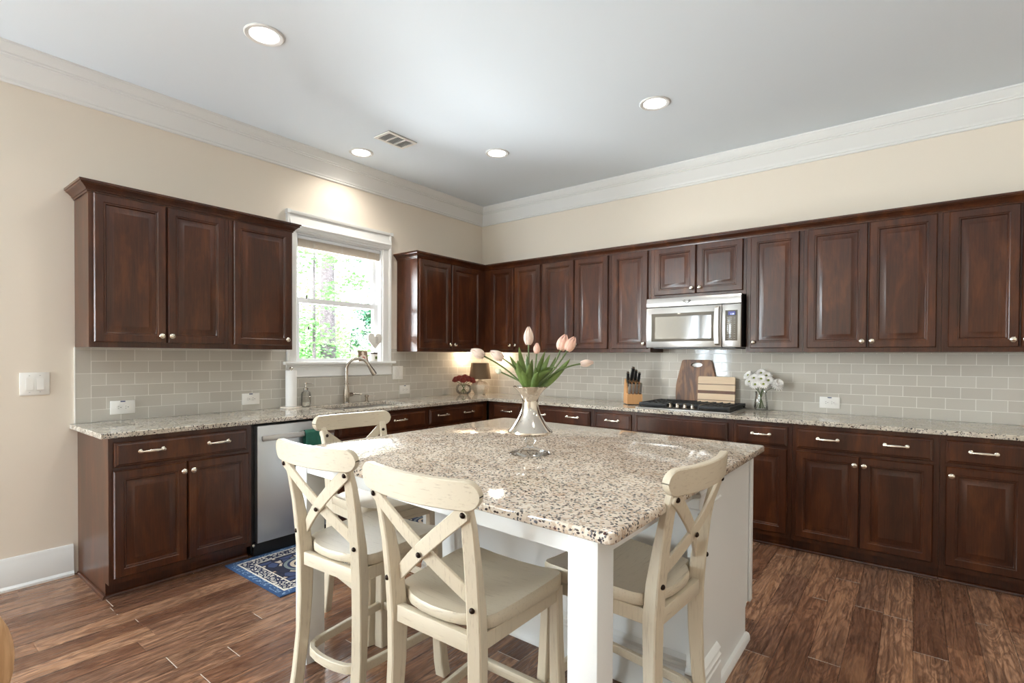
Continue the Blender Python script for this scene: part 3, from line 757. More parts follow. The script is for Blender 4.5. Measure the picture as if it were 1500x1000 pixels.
def offp(d): return [((x0+x1)/2+(px-(x0+x1)/2)*(1-2*d/(x1-x0)), (y0+y1)/2+(py-(y0+y1)/2)*(1-2*d/(y1-y0))) for px, py in poly]
ti.rings([[sk(a, b)+(z,) for a, b in offp(d)] for d, z in ((e, .884), (.001, .887), (0, .890), (0, .908), (.0015, .912), (e, .914))])
tag(ti.build('island_countertop', M['granite_i']), 'cream and brown speckled granite slab on top of the white island', 'countertop')

# ------------------------------------------------------------------ stools
def make_stool():
    t = thing('counter_stool', '', 'stool', group='cream x-back counter stools at the island')
    z = lambda pts: pts
    # rear posts: one curved piece from the foot up to the crest
    P = [(.180, -.242, 0), (.176, -.228, .10), (.170, -.213, .25), (.165, -.206, .40), (.164, -.205, .54), (.166, -.214, .65), (.170, -.234, .78), (.175, -.254, .88), (.178, -.270, .935), (.179, -.284, .957)]
    cf, sf = math.cos(R(17)), math.sin(R(17))
    for s in (-1, 1):
        MB().bar([(s*a, b, c) for a, b, c in P], (cf, s*sf, 0), [.044, .043, .042, .041, .041, .041, .040, .038, .036, .034], [.040, .040, .042, .048, .054, .050, .036, .028, .025, .022], .004).build('back_post', M['cream'], t)
        F = [(.190, .206, 0), (.184, .200, .06), (.179, .196, .14), (.175, .192, .26), (.173, .188, .40), (.172, .184, .579)]
        MB().bar([(s*a, b, c) for a, b, c in F], (1, 0, 0), [.050, .049, .046, .041, .036, .034], [.042, .043, .042, .040, .037, .035], .004).build('front_leg', M['cream'], t)
        MB().bar([(s*.166, -.180, .552), (s*.172, .168, .552)], (0, 0, 1), .048, .022, .002).build('side_rail', M['cream'], t)
    MB().box(-.143, .143, -.226, -.202, .526, .576, .002).build('rear_rail', M['creamx'], t)
    MB().box(-.154, .154, .176, .198, .528, .577, .002).build('front_rail', M['creamx'], t)
    # saddle seat: outline rings, dished towards the middle
    half = [(0, -.222), (.05, -.219), (.10, -.208), (.132, -.190), (.140, -.180), (.160, -.180), (.178, -.176), (.189, -.15), (.197, -.07), (.204, .03), (.208, .11), (.204, .158), (.192, .184), (.166, .200), (.10, .208), (0, .212)]
    out = half + [(-a, b) for a, b in reversed(half[1:-1])]
    def zt(x, y): return .617 + .014*(abs(x)/.2)**2.2*(.35+.65*max(0, min(1, (y+.2)/.3))) - .012*math.exp(-((y+.04)/.16)**2)*(1-(abs(x)/.22)**2) - (.007*(1-(x/.22)**2) if y > .15 else 0)
    rs = []
    rs.append([(x*.97, y*.97, .580) for x, y in out]); rs.append([(x, y, .586) for x, y in out])
    rs.append([(x, y, zt(x, y)-.006) for x, y in out]); rs.append([(x*.985, y*.985, zt(x, y)) for x, y in out])
    for s in (.9, .75, .55, .35, .15): rs.append([(x*s, y*s, zt(x*s, y*s)) for x, y in out])
    MB().rings(rs).build('seat', M['creamx'], t, 50)
    # bent crest rail with rounded ends
    hw, rr, cz = .2315, .040, .976; st = []
    for k in range(9): a = R(90*k/8); st.append((-(hw-rr)-rr*math.cos(a), max(.003, rr*math.sin(a))))
    for k in range(1, 16): st.append((-(hw-rr)+2*(hw-rr)*k/16, rr))
    for k in range(9): a = R(90-90*k/8); st.append(((hw-rr)+rr*math.cos(a), max(.003, rr*math.sin(a))))
    rs = []
    for x, h in st:
        u = x/hw; yc = -.309+.037*u*u; nv = Vector((-2*.037*u/hw, 1, 0)).normalized(); th = .013; zc = cz+.003*u*u
        pts = []; e = .0035
        for da, db in ((-th, -h+e), (-th, h-e), (-th+e, h), (th-e, h), (th, h-e), (th, -h+e), (th-e, -h), (-th+e, -h)):
            db = max(-h, min(h, db if h > 2*e else (h*.6 if db > 0 else -h*.6) if abs(da) == th else db))
            pts.append((x+nv.x*da, yc+nv.y*da-.30*db*.25, zc+db))
        rs.append(pts)
    MB().rings(rs).build('crest_rail', M['creamx'], t, 40)
    # crossed back slats, bowed to the rear, one over the other
    for s, dy in ((1, 0), (-1, .0065)):
        pts = []; sd = []; m = 12
        A = Vector((s*.178, -.281, .928)); B = Vector((-s*.150, -.207, .668)); d = (B-A).normalized()
        for i in range(-2, m+1):
            q = max(0, i)/m; p = A.lerp(B, q) + Vector((0, -.022*math.sin(math.pi*q)+dy*math.sin(math.pi*q), 0))
            if i < 0: p -= d*(.014 if i == -2 else .007)
            pts.append(p); f = s*R(18)*(1-1.7*q); sd.append(tuple(d.cross(Vector((math.sin(f), -math.cos(f), 0)))))
        MB().bar(pts, sd, [.018, .034, .043]+[.043]*m, .010, .002).build('cross_slat', M['cream'], t)
    def bolt(x, y, z, d):
        k = MB().lathe([(.0085, 0), (.0085, .002), (.007, .005), (.003, .0072), (.0005, .0074)], 12)
        k.xf(Matrix.Translation((x, y, z)) @ Vector((0, 0, 1)).rotation_difference(Vector(d)).to_matrix().to_4x4()).build('bolt', M['bronze'], t)
    for s in (-1, 1):
        bolt(s*.1795, -.2855, .925, (s*.3, -1, -.1)); bolt(s*.172, -.2385, .657, (s*.3, -1, 0)); bolt(s*.170, -.2490, .915, (-s*.3, 1, .1))
        bolt(s*.118, -.196, .195, (-s*.8, 1, 0))
    bolt(0, -.271, .776, (0, -1, -.2))
    # U-shaped footrest nested between the rear posts
    half = [(.174, .188), (.160, 0), (.150, -.11), (.145, -.160), (.130, -.196), (.100, -.217), (.05, -.228)]
    pts = [(-a, b, .2) for a, b in half]+[(0, -.231, .2)]+[(a, b, .2) for a, b in reversed(half)]
    MB().bar(pts, (0, 0, 1), .034, .020, .003).build('foot_ring', M['creamx'], t)
    MB().box(-.156, .156, .186, .207, .182, .216, .002).build('front_stretcher', M['creamx'], t)
    return t
stool = make_stool()
STOOLS = [((2.924, -3.336, 0), 1.1, 'cream x-back counter stool nearest the camera, front and centre'),
          ((2.297, -3.277, 0), 3.3, 'cream x-back counter stool at the front left corner of the island'),
          ((3.217, -2.931, 0), 86.6, 'cream x-back counter stool on the right side of the island, behind the white post'),
          ((1.862, -2.903, 0), -95.4, 'cream x-back counter stool farthest away, in front of the dishwasher towel')]
for i, (loc, rz, lab) in enumerate(STOOLS):
    s = stool if i == 0 else copy_tree(stool)
    s.location = loc; s.rotation_euler = (0, 0, R(rz)); s['label'] = lab
def oak_chair():
    t = thing('wooden_chair', 'round-backed natural wood chair cut off at the lower left corner', 'chair', (1.985, -4.58, 0), 0)
    # faces -x; the oval back stands on the +x side
    rs = []
    for dx, s in ((.245, .96), (.250, 1), (.268, 1), (.273, .96)):
        rs.append([(dx-.05*(math.cos(a)*s)**2, .25*s*math.cos(a), .56+.25*s*math.sin(a)) for a in [2*math.pi*k/40 for k in range(40)]])
    MB().rings(rs).build('backrest', M['oak'], t, 50)
    MB().lathe([(.20, .42), (.215, .425), (.22, .44), (.21, .452), (.001, .448)], 32).build('seat', M['oak'], t)
    for sx in (-1, 1):
        for sy in (-1, 1):
            MB().bar([(sx*.17, sy*.17, 0), (sx*.14, sy*.14, .424)], (1, 0, 0), [.028, .038], [.028, .038], .004).build('leg', M['oak'], t)
    for sy in (-1, 1): MB().bar([(.175, sy*.09, .44), (.242, sy*.10, .56)], (0, 1, 0), .030, .018, .003).build('back_support', M['oak'], t)
oak_chair()

# ------------------------------------------------------------------ rug
rg = MB().box(-.34, .34, -.80, .80, .0005, .008, .002).build('runner_rug', M['rug'], None, 35, (.945, -2.338, 0))
tag(rg, 'blue and cream patterned runner rug on the floor before the dishwasher', 'rug')

# ------------------------------------------------------------------ flowers in the silver vase
VX, VY = 2.709, -2.769
def silver_vase():
    t = thing('footed_vase', 'flared mercury glass vase on a clear foot, on the island', 'vase', (VX, VY, .9145))
    MB().lathe([(.088, 0), (.090, .003), (.086, .007), (.050, .018), (.018, .030), (.012, .036)], 32).build('glass_foot', M['jar'], t)
    MB().lathe([(.012, .036), (.020, .044), (.026, .056), (.022, .068), (.014, .078), (.014, .082)], 20).build('glass_stem', M['jar'], t)
    pr = [(.014, .081), (.060, .080), (.088, .084), (.097, .094), (.096, .100), (.086, .110), (.072, .128), (.058, .150), (.046, .172), (.038, .196), (.034, .220), (.034, .232), (.037, .244), (.046, .260), (.060, .276), (.075, .2895), (.0755, .2925), (.072, .2925),
          (.057, .276), (.043, .260), (.034, .244), (.031, .230), (.030, .180)]
    MB().lathe(pr, 40).build('vase_body', M['mercury'], t)
silver_vase()
def bez(p0, p1, p2, n):
    p0, p1, p2 = Vector(p0), Vector(p1), Vector(p2)
    return [(p0*(1-q)**2+p1*2*q*(1-q)+p2*q*q) for q in [i/n for i in range(n+1)]]
def bloom(center, d, L, Wd, mat, parent, name='bloom', open_=.0):
    # closed tulip cup of six overlapping petals
    d = Vector(d).normalized(); k = MB(); rot = Vector((0, 0, 1)).rotation_difference(d).to_matrix().to_4x4()
    for p in range(6):
        a0 = p*math.pi/3; inner = p % 2; rs = []
        for i in range(9):
            q = i/8; z = L*(q*.98 if inner else q); rad = Wd*(math.sin(math.pi*min(1, .12+q*.80))**.8)*(1-.30*q)*(.93 if inner else 1.0)
            if q > .9: rad *= .62
            hwid = 1.05*math.sin(math.pi*(.10+.86*q))**.6*.62
            row = [(rad*math.cos(a0+hwid*u)*(1-.04*abs(u)), rad*math.sin(a0+hwid*u)*(1-.04*abs(u)), z-L*.10*u*u*q) for u in (-1, -.5, 0, .5, 1)]
            rs.append(row)
        inn = [[(x*.93, y*.93, z) for x, y, z in r] for r in rs]
        full = [r+list(reversed(ii)) for r, ii in zip(rs, inn)]
        k.rings(full)
    k.xf(Matrix.Translation(center) @ rot)
    return k.build(name, mat, parent, 60)
def leaf_blade(parent, p0, p1, p2, wmax, mat, twist=0.0, side=None):
    pts = bez(p0, p1, p2, 12); rs = []
    for i, p in enumerate(pts):
        t = (pts[min(i+1, 12)]-pts[max(i-1, 0)]).normalized(); q = i/12
        s = Vector(side) if side else t.cross(Vector((0, 0, 1)))
        s = (s-t*s.dot(t)).normalized(); nv = t.cross(s)
        ca, sa = math.cos(twist*q), math.sin(twist*q); s, nv = s*ca+nv*sa, nv*ca-s*sa
        w = wmax*(math.sin(math.pi*(.10+.90*q))**.7 if q < 1 else 0.02)+.0006
        fold = .35*w; th = .0008
        rs.append([p-s*w+nv*fold, p-s*w*.5+nv*fold*.3, p, p+s*w*.5+nv*fold*.3, p+s*w+nv*fold, p+s*w*.5+nv*(fold*.3-th), p-nv*th, p-s*w*.5+nv*(fold*.3-th)])
    MB().rings(rs).build('leaf', mat, parent, 60)
CR = Vector((.789, .614, 0))      # roughly across the view, used to fan the bouquet
CB = Vector((-.614, .789, 0))
def tulip(label, a, b, z, dirv, L, Wd, mat, leaves=(), bend=.5):
    # a: offset across the bouquet, b: depth offset; z: height of the bloom's base
    t = thing('tulip', label, 'flower', (VX, VY, .9145), 0, 'tulips in the silver vase')
    base = CR*(a*.05)+CB*(b*.05)+Vector((0, 0, .20)); rimp = CR*(a*.17)+CB*(b*.2)+Vector((0, 0, .30))
    tip = CR*a+CB*b+Vector((0, 0, z-.9145)); d = Vector(dirv[0]*CR+dirv[1]*CB+Vector((0, 0, dirv[2]))).normalized()
    mid = tip-d*(tip-rimp).length*bend
    pts = [base]+bez(rimp, mid, tip, 10)
    MB().tube(pts, [.0035]*len(pts), 8).build('stem', M['stem'], t)
    bloom(tip-d*.002, d, L, Wd, mat, t)
    for (la, lb, lz, ca, cz, w, tw) in leaves:
        p0 = CR*(la*.12)+CB*(lb*.15)+Vector((0, 0, .262)); p2 = CR*la+CB*lb+Vector((0, 0, lz)); p1 = CR*ca+CB*(lb*.6)+Vector((0, 0, cz))
        leaf_blade(t, p0, p1, p2, w, M['leaf'], tw, tuple(CR+CB*random.uniform(-.5, .5)))
# offsets along CR are metres right of the vase axis as seen in the photo
tulip('tallest pale pink tulip standing upright at the top of the bouquet', -.008, .02, 1.388, (0, 0, 1), .082, .026, M['petalp'], [(-.050, .01, .462, -.035, .37, .013, .5), (-.016, .03, .43, -.016, .34, .014, -.4), (.010, .05, .41, .0, .34, .014, .3)])
tulip('small pink tulip bud just below and right of the tallest tulip', .026, -.01, 1.350, (.04, 0, 1), .048, .018, M['petal'], [(.022, -.03, .375, .028, .33, .012, .6), (.064, .0, .445, .022, .34, .011, .3), (-.006, -.05, .39, -.012, .33, .014, .2)])
tulip('dusty pink tulip leaning farthest to the left', -.204, .01, 1.337, (-.86, 0, .42), .066, .026, M['petalp'], [(-.092, -.02, .425, -.06, .36, .014, -.4), (-.070, .04, .40, -.045, .35, .012, .4)], .55)
tulip('dusty pink tulip leaning left, next in from the leftmost bloom', -.120, -.02, 1.326, (-.80, 0, .46), .066, .026, M['petalp'], [(-.056, -.04, .405, -.05, .33, .015, .6), (-.036, -.05, .36, -.03, .33, .013, -.3)], .5)
tulip('small white-green tulip bud low on the left of the bouquet', -.130, .05, 1.266, (-.8, 0, .35), .030, .015, M['petalw'], [(-.06, .05, .39, -.04, .34, .012, .2)], .5)
tulip('large pink tulip of the right-hand pair, on the left of the two', .130, .0, 1.365, (.32, 0, .95), .074, .031, M['petal'], [(.085, .01, .430, .05, .36, .012, .2), (.060, .04, .42, .035, .36, .012, -.3)], .6)
tulip('pink tulip of the right-hand pair, on the right of the two', .155, -.035, 1.362, (.48, 0, .86), .070, .027, M['petal'], [(.112, -.03, .372, .05, .385, .017, .5), (.030, -.06, .355, .015, .33, .012, .3)], .6)
tulip('pale tulip bud stretching horizontally to the right', .218, .0, 1.305, (.98, 0, .12), .060, .019, M['petalp'], [(.172, .0, .412, .11, .33, .014, .4), (.112, .03, .42, .09, .35, .010, -.2), (.085, -.05, .36, .035, .35, .016, -.3)], .45)
def lamp():
    t = thing('table_lamp', 'small lamp with brown linen shade and mercury glass base in the corner', 'lamp', (.214, -.272, .9145))
    pr = [(.060, 0), (.064, .004), (.098, .055), (.110, .090), (.110, .104), (.062, .140), (.030, .143), (.020, .150), (.018, .165)]
    MB().lathe(pr, 8).xf(Matrix.Rotation(R(24), 4, 'Z')).build('lamp_base', M['mercury_pale'], t, 0)
    MB().tube([(0, 0, .16), (0, 0, .33)], .006, 8).build('neck', M['nickel'], t)
    sh = [(.122, .170), (.098, .347), (.096, .347), (.120, .171)]
    s = MB().lathe(sh, 40, cap=False); s.rings([[(r*math.cos(2*math.pi*j/40), r*math.sin(2*math.pi*j/40), z) for j in range(40)] for r, z in ((.120, .1705), (.122, .170))], False, False)
    s.build('lamp_shade', M['shade'], t)
    sp = MB()
    for a in (0, 120, 240): sp.tube([(0, 0, .325), (.096*math.cos(R(a)), .096*math.sin(R(a)), .335)], .0015, 5)
    sp.build('shade_spider', M['nickel'], t)
lamp()
def rose_bowl():
    B = (.150, -.467, .9145)
    t = thing('glass_bowl', 'round clear glass bowl holding red roses beside the lamp', 'vase', B)
    MB().lathe([(.050, 0), (.052, .004), (.078, .030), (.088, .060), (.084, .088), (.068, .110), (.066, .112), (.065, .110), (.081, .088), (.085, .060), (.076, .032), (.050, .008)], 32).build('bowl_glass', M['jar'], t)
    spots = [(-.085, .0, .168, 'leftmost red rose in the round glass bowl'), (-.045, -.03, .182, 'red rose second from the left in the round glass bowl'), (.0, -.055, .166, 'lowest front red rose in the middle of the glass bowl'),
             (.012, .03, .190, 'topmost red rose in the round glass bowl'), (.052, -.03, .176, 'red rose right of centre in the round glass bowl'), (.092, .01, .160, 'rightmost red rose in the round glass bowl')]
    for a, b, z, lab in spots:
        f = thing('rose', lab, 'flower', B, 0, 'red roses in the glass bowl')
        c = CR*a+CB*b+Vector((0, 0, z)); k = MB()
        MB().tube([CR*(-a*.5)+CB*(-b*.4)+Vector((0, 0, .012)), CR*(a*.35)+CB*(b*.5)+Vector((0, 0, .115)), c-Vector((0, 0, .02))], .003, 6).build('stem', M['dstem'], f)
        d = Vector(CR*a*3+CB*b*3+Vector((0, 0, .6))).normalized(); rot = Vector((0, 0, 1)).rotation_difference(d).to_matrix().to_4x4()
        for lay, (rad, hh, n) in enumerate(((.012, .060, 3), (.022, .058, 4), (.033, .050, 5), (.042, .036, 6))):
            for p in range(n):
                a0 = 2*math.pi*p/n+lay*.7; rs = []
                for i in range(5):
                    q = i/4; rr = rad*(.35+.65*math.sin(.25+q*1.75))*(1+.12*q*q*lay/3); hw = 2.4/n*1.25
                    rs.append([(rr*math.cos(a0+hw*u), rr*math.sin(a0+hw*u), -.028+hh*q-.006*u*u*q) for u in (-1, -.5, 0, .5, 1)]+[(rr*.9*math.cos(a0+hw*u), rr*.9*math.sin(a0+hw*u), -.028+hh*q-.006*u*u*q) for u in (1, .5, 0, -.5, -1)])
                k.rings(rs)
        k.xf(Matrix.Translation(c) @ rot); k.build('bloom', M['rose'], f, 60)
rose_bowl()
def daisy_jar():
    B = (3.060, -.100, .9145)
    t = thing('glass_jar', 'clear glass jar of white daisies right of the cooktop', 'vase', B)
    MB().lathe([(.046, 0), (.052, .006), (.054, .03), (.046, .085), (.040, .120), (.044, .150), (.0425, .150), (.038, .120), (.044, .085), (.051, .03), (.046, .010)], 28).build('jar_glass', M['jar'], t)
    rnd = random.Random(11)
    X = Vector((1, 0, 0)); Y = Vector((0, -1, 0))
    spots = [(-.095, .0, .275, 'white daisy highest on the far left of the jar bouquet'), (-.080, .02, .225, 'white daisy lowest on the far left of the jar bouquet'), (-.045, .03, .255, 'white daisy left of centre in the upper jar bouquet'),
             (-.030, .055, .205, 'white daisy with its green centre facing forward, lowest in front of the jar bouquet'), (.0, .0, .295, 'white daisy at the very top of the jar bouquet'), (.010, .045, .250, 'white daisy in the middle front of the jar bouquet'),
             (.040, .01, .275, 'white daisy right of the topmost bloom in the jar bouquet'), (.060, .04, .240, 'white daisy right of centre in the jar bouquet'), (.030, .06, .210, 'white daisy low at the front right of the jar bouquet'), (.118, .03, .205, 'large white bloom drooping farthest right of the jar bouquet')]
    for a, b, z, lab in spots:
        f = thing('daisy', lab, 'flower', B, 0, 'white daisies in the glass jar')
        c = X*a+Y*b+Vector((0, 0, z)); big = a > .1
        MB().tube([X*(-a*.3)+Y*(-b*.3)+Vector((0, 0, .014)), X*(a*.15)+Y*(b*.2)+Vector((0, 0, .14)), c], .0022, 6).build('stem', M['dstem'], f)
        d = Vector((a*5, -.55-b*4, .55)).normalized(); rot = Vector((0, 0, 1)).rotation_difference(d).to_matrix().to_4x4()
        k = MB(); n = 16
        for lay in range(3 if big else 2):
            for p in range(n):
                a0 = 2*math.pi*p/n+lay*.2; L = (.040 if not big else .046)*(1-.14*lay)*rnd.uniform(.92, 1.05); lift = .006+.010*lay+(.012*lay if big else 0)
                rs = []
                for q in (0, .35, .7, .93, 1):
                    w = .0062*(math.sin(math.pi*(.14+.76*q)))+.0004; r = .004+L*q; zz = lift*math.sin(q*2.2)
                    ca, sa = math.cos(a0), math.sin(a0)
                    rs.append([(r*ca-w*sa, r*sa+w*ca, zz+.001), (r*ca, r*sa, zz), (r*ca+w*sa, r*sa-w*ca, zz+.001), (r*ca, r*sa, zz-.0009)])
                k.rings(rs)
        k.xf(Matrix.Translation(c) @ rot).build('bloom', M['daisy'], f, 60)
        if not big: MB().sphere((0, 0, .008), .009, (1, 1, .5), 10, 6).xf(Matrix.Translation(c) @ rot).build('flower_centre', M['dcen'], f)
    lf = MB()
daisy_jar()

# ------------------------------------------------------------------ counter objects
def knife_block():
    B = (2.045, -.285, .9145); rz = R(37)
    t = thing('knife_block', 'slanted honey wood knife block left of the cooktop', 'knife block', B, rz)
    # front of the block towards -y; the stepped sloping face holds the knives
    pr = [(-.080, .006), (.085, .006), (.085, .05), (.050, .225), (.020, .212), (-.035, .130), (-.040, .098), (-.080, .092)]
    MB().prism([(-p[0]*-1, p[1]) for p in pr], -.066, .066, 0).build('block_body', M['block'], t)
    MB().box(-.060, .060, -.074, .080, 0, .006).build('block_foot', M['black'], t)
    def knife(lab, x, y, z, d, L, w, steel):
        k = thing('kitchen_knife', lab, 'knife', B, rz, 'knives in the wooden block')
        d = Vector(d).normalized(); p = Vector((x, y, z))
        MB().bar([p, p+d*.012], (1, 0, 0), w*.9, w*1.15, .002).build('bolster', M['chrome'], k)
        MB().bar([p+d*.0125, p+d*(.02+L*.3), p+d*(.02+L*.7), p+d*(.012+L), p+d*(.018+L)], (1, 0, 0), [w*.9, w, w*.85, w, w*.6], [w*1.3, w*1.55, w*1.2, w*1.6, w*.9], .003).build('handle', M['steel'] if steel else M['black'], k)
        MB().bar([p+d*(.0185+L), p+d*(.026+L)], (1, 0, 0), w*.8, w*1.3, .002).build('pommel', M['chrome'], k)
    nm = ['leftmost', 'second from left', 'third from left', 'rightmost']
    for i in range(4): knife('short steak knife with steel sides in the lower row of the block, '+nm[i], -.046+i*.031, -.062, .094, (.03, -.28, 1), .078, .022, True)
    up = [(-.045, .0, .190, (-.05, -.25, 1), .075, 0.024, 'black-handled knife at the upper left of the wooden block'), (-.016, .012, .205, (.12, -.25, 1), .105, 0.026, 'longest black-handled knife rising highest from the wooden block'),
          (.018, .012, .205, (.06, -.25, 1), .080, 0.025, 'black-handled knife right of the longest one in the wooden block'), (.047, .006, .196, (.08, -.25, 1), .068, 0.023, 'black-handled knife at the upper right of the wooden block'),
          (-.047, -.026, .150, (-.02, -.28, 1), .045, .015, 'small black-handled knife in the middle left slot of the wooden block')]
    for x, y, z, d, L, w, lab in up: knife(lab, x, y, z, d, L, w, False)
knife_block()
def boards():
    # tall tapered board with an oval hand hole
    w0, w1, h = .178, .126, .398; k = MB(); n = 96; cz = .345
    def hit(a):
        dx, dz = math.cos(a), math.sin(a); best = 9
        lo = [((-w0, 0), (w0, 0)), ((w0, 0), (w0*.99, .18)), ((w0*.99, .18), (w1, h)), ((w1, h), (-w1, h)), ((-w1, h), (-w0*.99, .18)), ((-w0*.99, .18), (-w0, 0))]
        for (x1, z1), (x2, z2) in lo:
            ex, ez = x2-x1, z2-z1; den = dx*ez-dz*ex
            if abs(den) < 1e-9: continue
            s = ((x1)*ez-(z1-cz)*ex)/den; u = ((x1)*dz-(z1-cz)*dx)/den
            if s > 0 and -1e-6 <= u <= 1+1e-6: best = min(best, s)
        return best
    ang = [2*math.pi*i/n for i in range(n)]
    outer = []
    for a in ang:
        s = hit(a); x, z = s*math.cos(a), cz+s*math.sin(a)
        outer.append((x, z))
    for _ in range(2): outer = [((outer[i-1][0]+2*outer[i][0]+outer[(i+1) % n][0])/4, (outer[i-1][1]+2*outer[i][1]+outer[(i+1) % n][1])/4) for i in range(n)]
    zmin = min(z for x, z in outer)
    hole = [(.050*math.cos(a), cz+.008+.020*math.sin(a)) for a in ang]
    T = .019
    loops = [[(x, 0, z-zmin) for x, z in hole], [(x, 0, z-zmin) for x, z in outer], [(x, -T, z-zmin) for x, z in outer], [(x, -T, z-zmin) for x, z in hole], [(x, 0, z-zmin) for x, z in hole]]
    k.rings(loops, False, False)
    o = k.build('cutting_board', M['acacia'], None, 35, (2.524, -.022, .9145+.0), (R(-4), 0, 0)); o.location = (2.524, -.0405, .916)
    tag(o, 'tall brown wooden cutting board with an oval hand hole against the tiles', 'cutting board', 'cutting boards behind the cooktop')
    t = thing('cutting_board', 'smaller maple cutting board with brown stripes leaning in front of the brown one', 'cutting board', (2.704, -.0695, .916), 0, 'cutting boards behind the cooktop')
    t.rotation_euler = (R(-4), 0, 0)
    W2, z = .152, 0.0
    bands = [(.053, 'maple'), (.006, 'walnut'), (.052, 'maple'), (.010, 'walnut'), (.016, 'walnut'), (.050, 'maple'), (.006, 'walnut'), (.063, 'maple')]
    for i, (hh, m) in enumerate(bands):
        if m == 'walnut': MB().box(-W2, W2, -.020, 0, z+.0001, z+hh-.0001).build('walnut_stripe', M[m], t)
        elif i in (0, len(bands)-1):
            r = .012; a, b = z+.0001, z+hh-.0001
            poly = [(-W2, a), (W2, a), (W2, b-r), (W2-r*.3, b-r*.3), (W2-r, b), (-W2+r, b), (-W2+r*.3, b-r*.3), (-W2, b-r)] if i else [(-W2, b), (-W2, a+r), (-W2+r*.3, a+r*.3), (-W2+r, a), (W2-r, a), (W2-r*.3, a+r*.3), (W2, a+r), (W2, b)]
            MB().prism(poly, -.020, 0, 1).build('maple_strip', M[m], t)
        else: MB().box(-W2, W2, -.020, 0, z+.0001, z+hh-.0001).build('maple_strip', M[m], t)
        z += hh
boards()
def paper_towels():
    t = thing('paper_towel_holder', 'white paper towel roll on a round marble stand left of the sink', 'paper towel holder', (.095, -2.415, .9145))
    MB().lathe([(.080, 0), (.082, .004), (.080, .012), (.001, .013)], 32).build('stand_base', M['marble'], t)
    MB().lathe([(.006, .012), (.006, .302), (.014, .308), (.016, .318), (.010, .328), (.001, .331)], 14).build('pole', M['nickel'], t)
    MB().lathe([(.018, .014), (.041, .014), (.042, .018), (.042, .296), (.041, .299), (.018, .299)], 32).build('paper_roll', M['paper'], t)
paper_towels()
def soap_bottle():
    t = thing('soap_bottle', 'clear glass soap bottle with a metal pump between paper towels and faucet', 'soap bottle', (.052, -2.262, .9145))
    MB().lathe([(.036, 0), (.040, .004), (.040, .100), (.034, .118), (.018, .128), (.017, .138), (.016, .138), (.016, .126), (.036, .098), (.037, .006)], 24).build('bottle_glass', M['jar'], t)
    MB().lathe([(.034, .005), (.034, .030), (.001, .0301)], 20).build('liquid_soap', M['soapm'], t)
    MB().lathe([(.019, .137), (.019, .150), (.010, .154), (.006, .156), (.006, .182), (.011, .184), (.011, .196), (.002, .198)], 14).tube([(0, 0, .190), (.03, .04, .189), (.038, .050, .183)], .0045, 8).build('pump', M['chrome'], t)
soap_bottle()
def sill_things():
    t = thing('photo_card', 'small square photo card propped on the window sill', 'photo card', (.012, -1.664, 1.2845), R(98))
    MB().box(-.058, .058, 0, .003, 0, .100).xf(Matrix.Rotation(R(-10), 4, 'X')).build('card', M['photo'], t)
    k = MB().prism([(.016*math.cos(a), .074+.018*math.sin(a)) for a in [R(20*i) for i in range(18)]], -.0012, -.0002, 1); k.prism([(-.04, .012), (-.034, .05), (-.01, .06), (.012, .06), (.03, .05), (.036, .012)], -.0012, -.0002, 1)
    k.xf(Matrix.Rotation(R(-10), 4, 'X')).build('pale_print', M['photow'], t)
    MB().prism([(-.02, .014), (-.026, .03), (-.008, .04), (.01, .042), (.022, .03), (.012, .016)], -.002, -.0013, 1).xf(Matrix.Rotation(R(-10), 4, 'X')).build('red_print', M['photor'], t)
    c = thing('heart_plaque', 'white heart plaque on a stick standing in a small pot on the sill', 'ornament', (.018, -1.556, 1.2845), R(95))
    MB().lathe([(.026, 0), (.029, .002), (.032, .070), (.030, .071), (.028, .060), (.001, .058)], 20).build('pot', M['white'], c)
    MB().lathe([(.033, .066), (.0345, .068), (.0345, .078), (.033, .080), (.029, .078)], 20, cap=False).build('pot_rim', M['tassel'], c)
    MB().box(-.010, .012, -.0335, -.0295, .02, .045).build('pot_print', M['leaf'], c)
    MB().tube([(0, 0, .058), (.004, 0, .15)], .0025, 6).build('stick', M['nickel'], c)
    hp = []
    for i in range(48):
        a = 2*math.pi*i/48; hp.append((16*math.sin(a)**3, 13*math.cos(a)-5*math.cos(2*a)-2*math.cos(3*a)-math.cos(4*a)))
    k = MB(); S = .0055
    k.rings([[(x*S*s, y, z*S*s+.185) for x, z in hp] for y, s in ((.004, .95), (.002, 1), (-.004, 1), (-.006, .95))])
    k.xf(Matrix.Translation((.012, 0, .012)) @ Matrix.Rotation(R(0), 4, 'Y'))
    h = k.build('heart', M['white'], c)
    d = MB(); rnd = random.Random(5)
    for i in range(5): d.box(.018, .018+.018+rnd.uniform(0, .014), -.0072, -.0062, .17+i*.012, .174+i*.012)
    for i in range(12):
        a = R(30*i+8); d.sphere((.012+16*math.sin(a)**3*.0047, -.0062, .197+(13*math.cos(a)-5*math.cos(2*a)-2*math.cos(3*a)-math.cos(4*a))*.0047), .0022, (1, .4, 1), 6, 4)
    d.build('heart_print', M['key'], c)
sill_things()
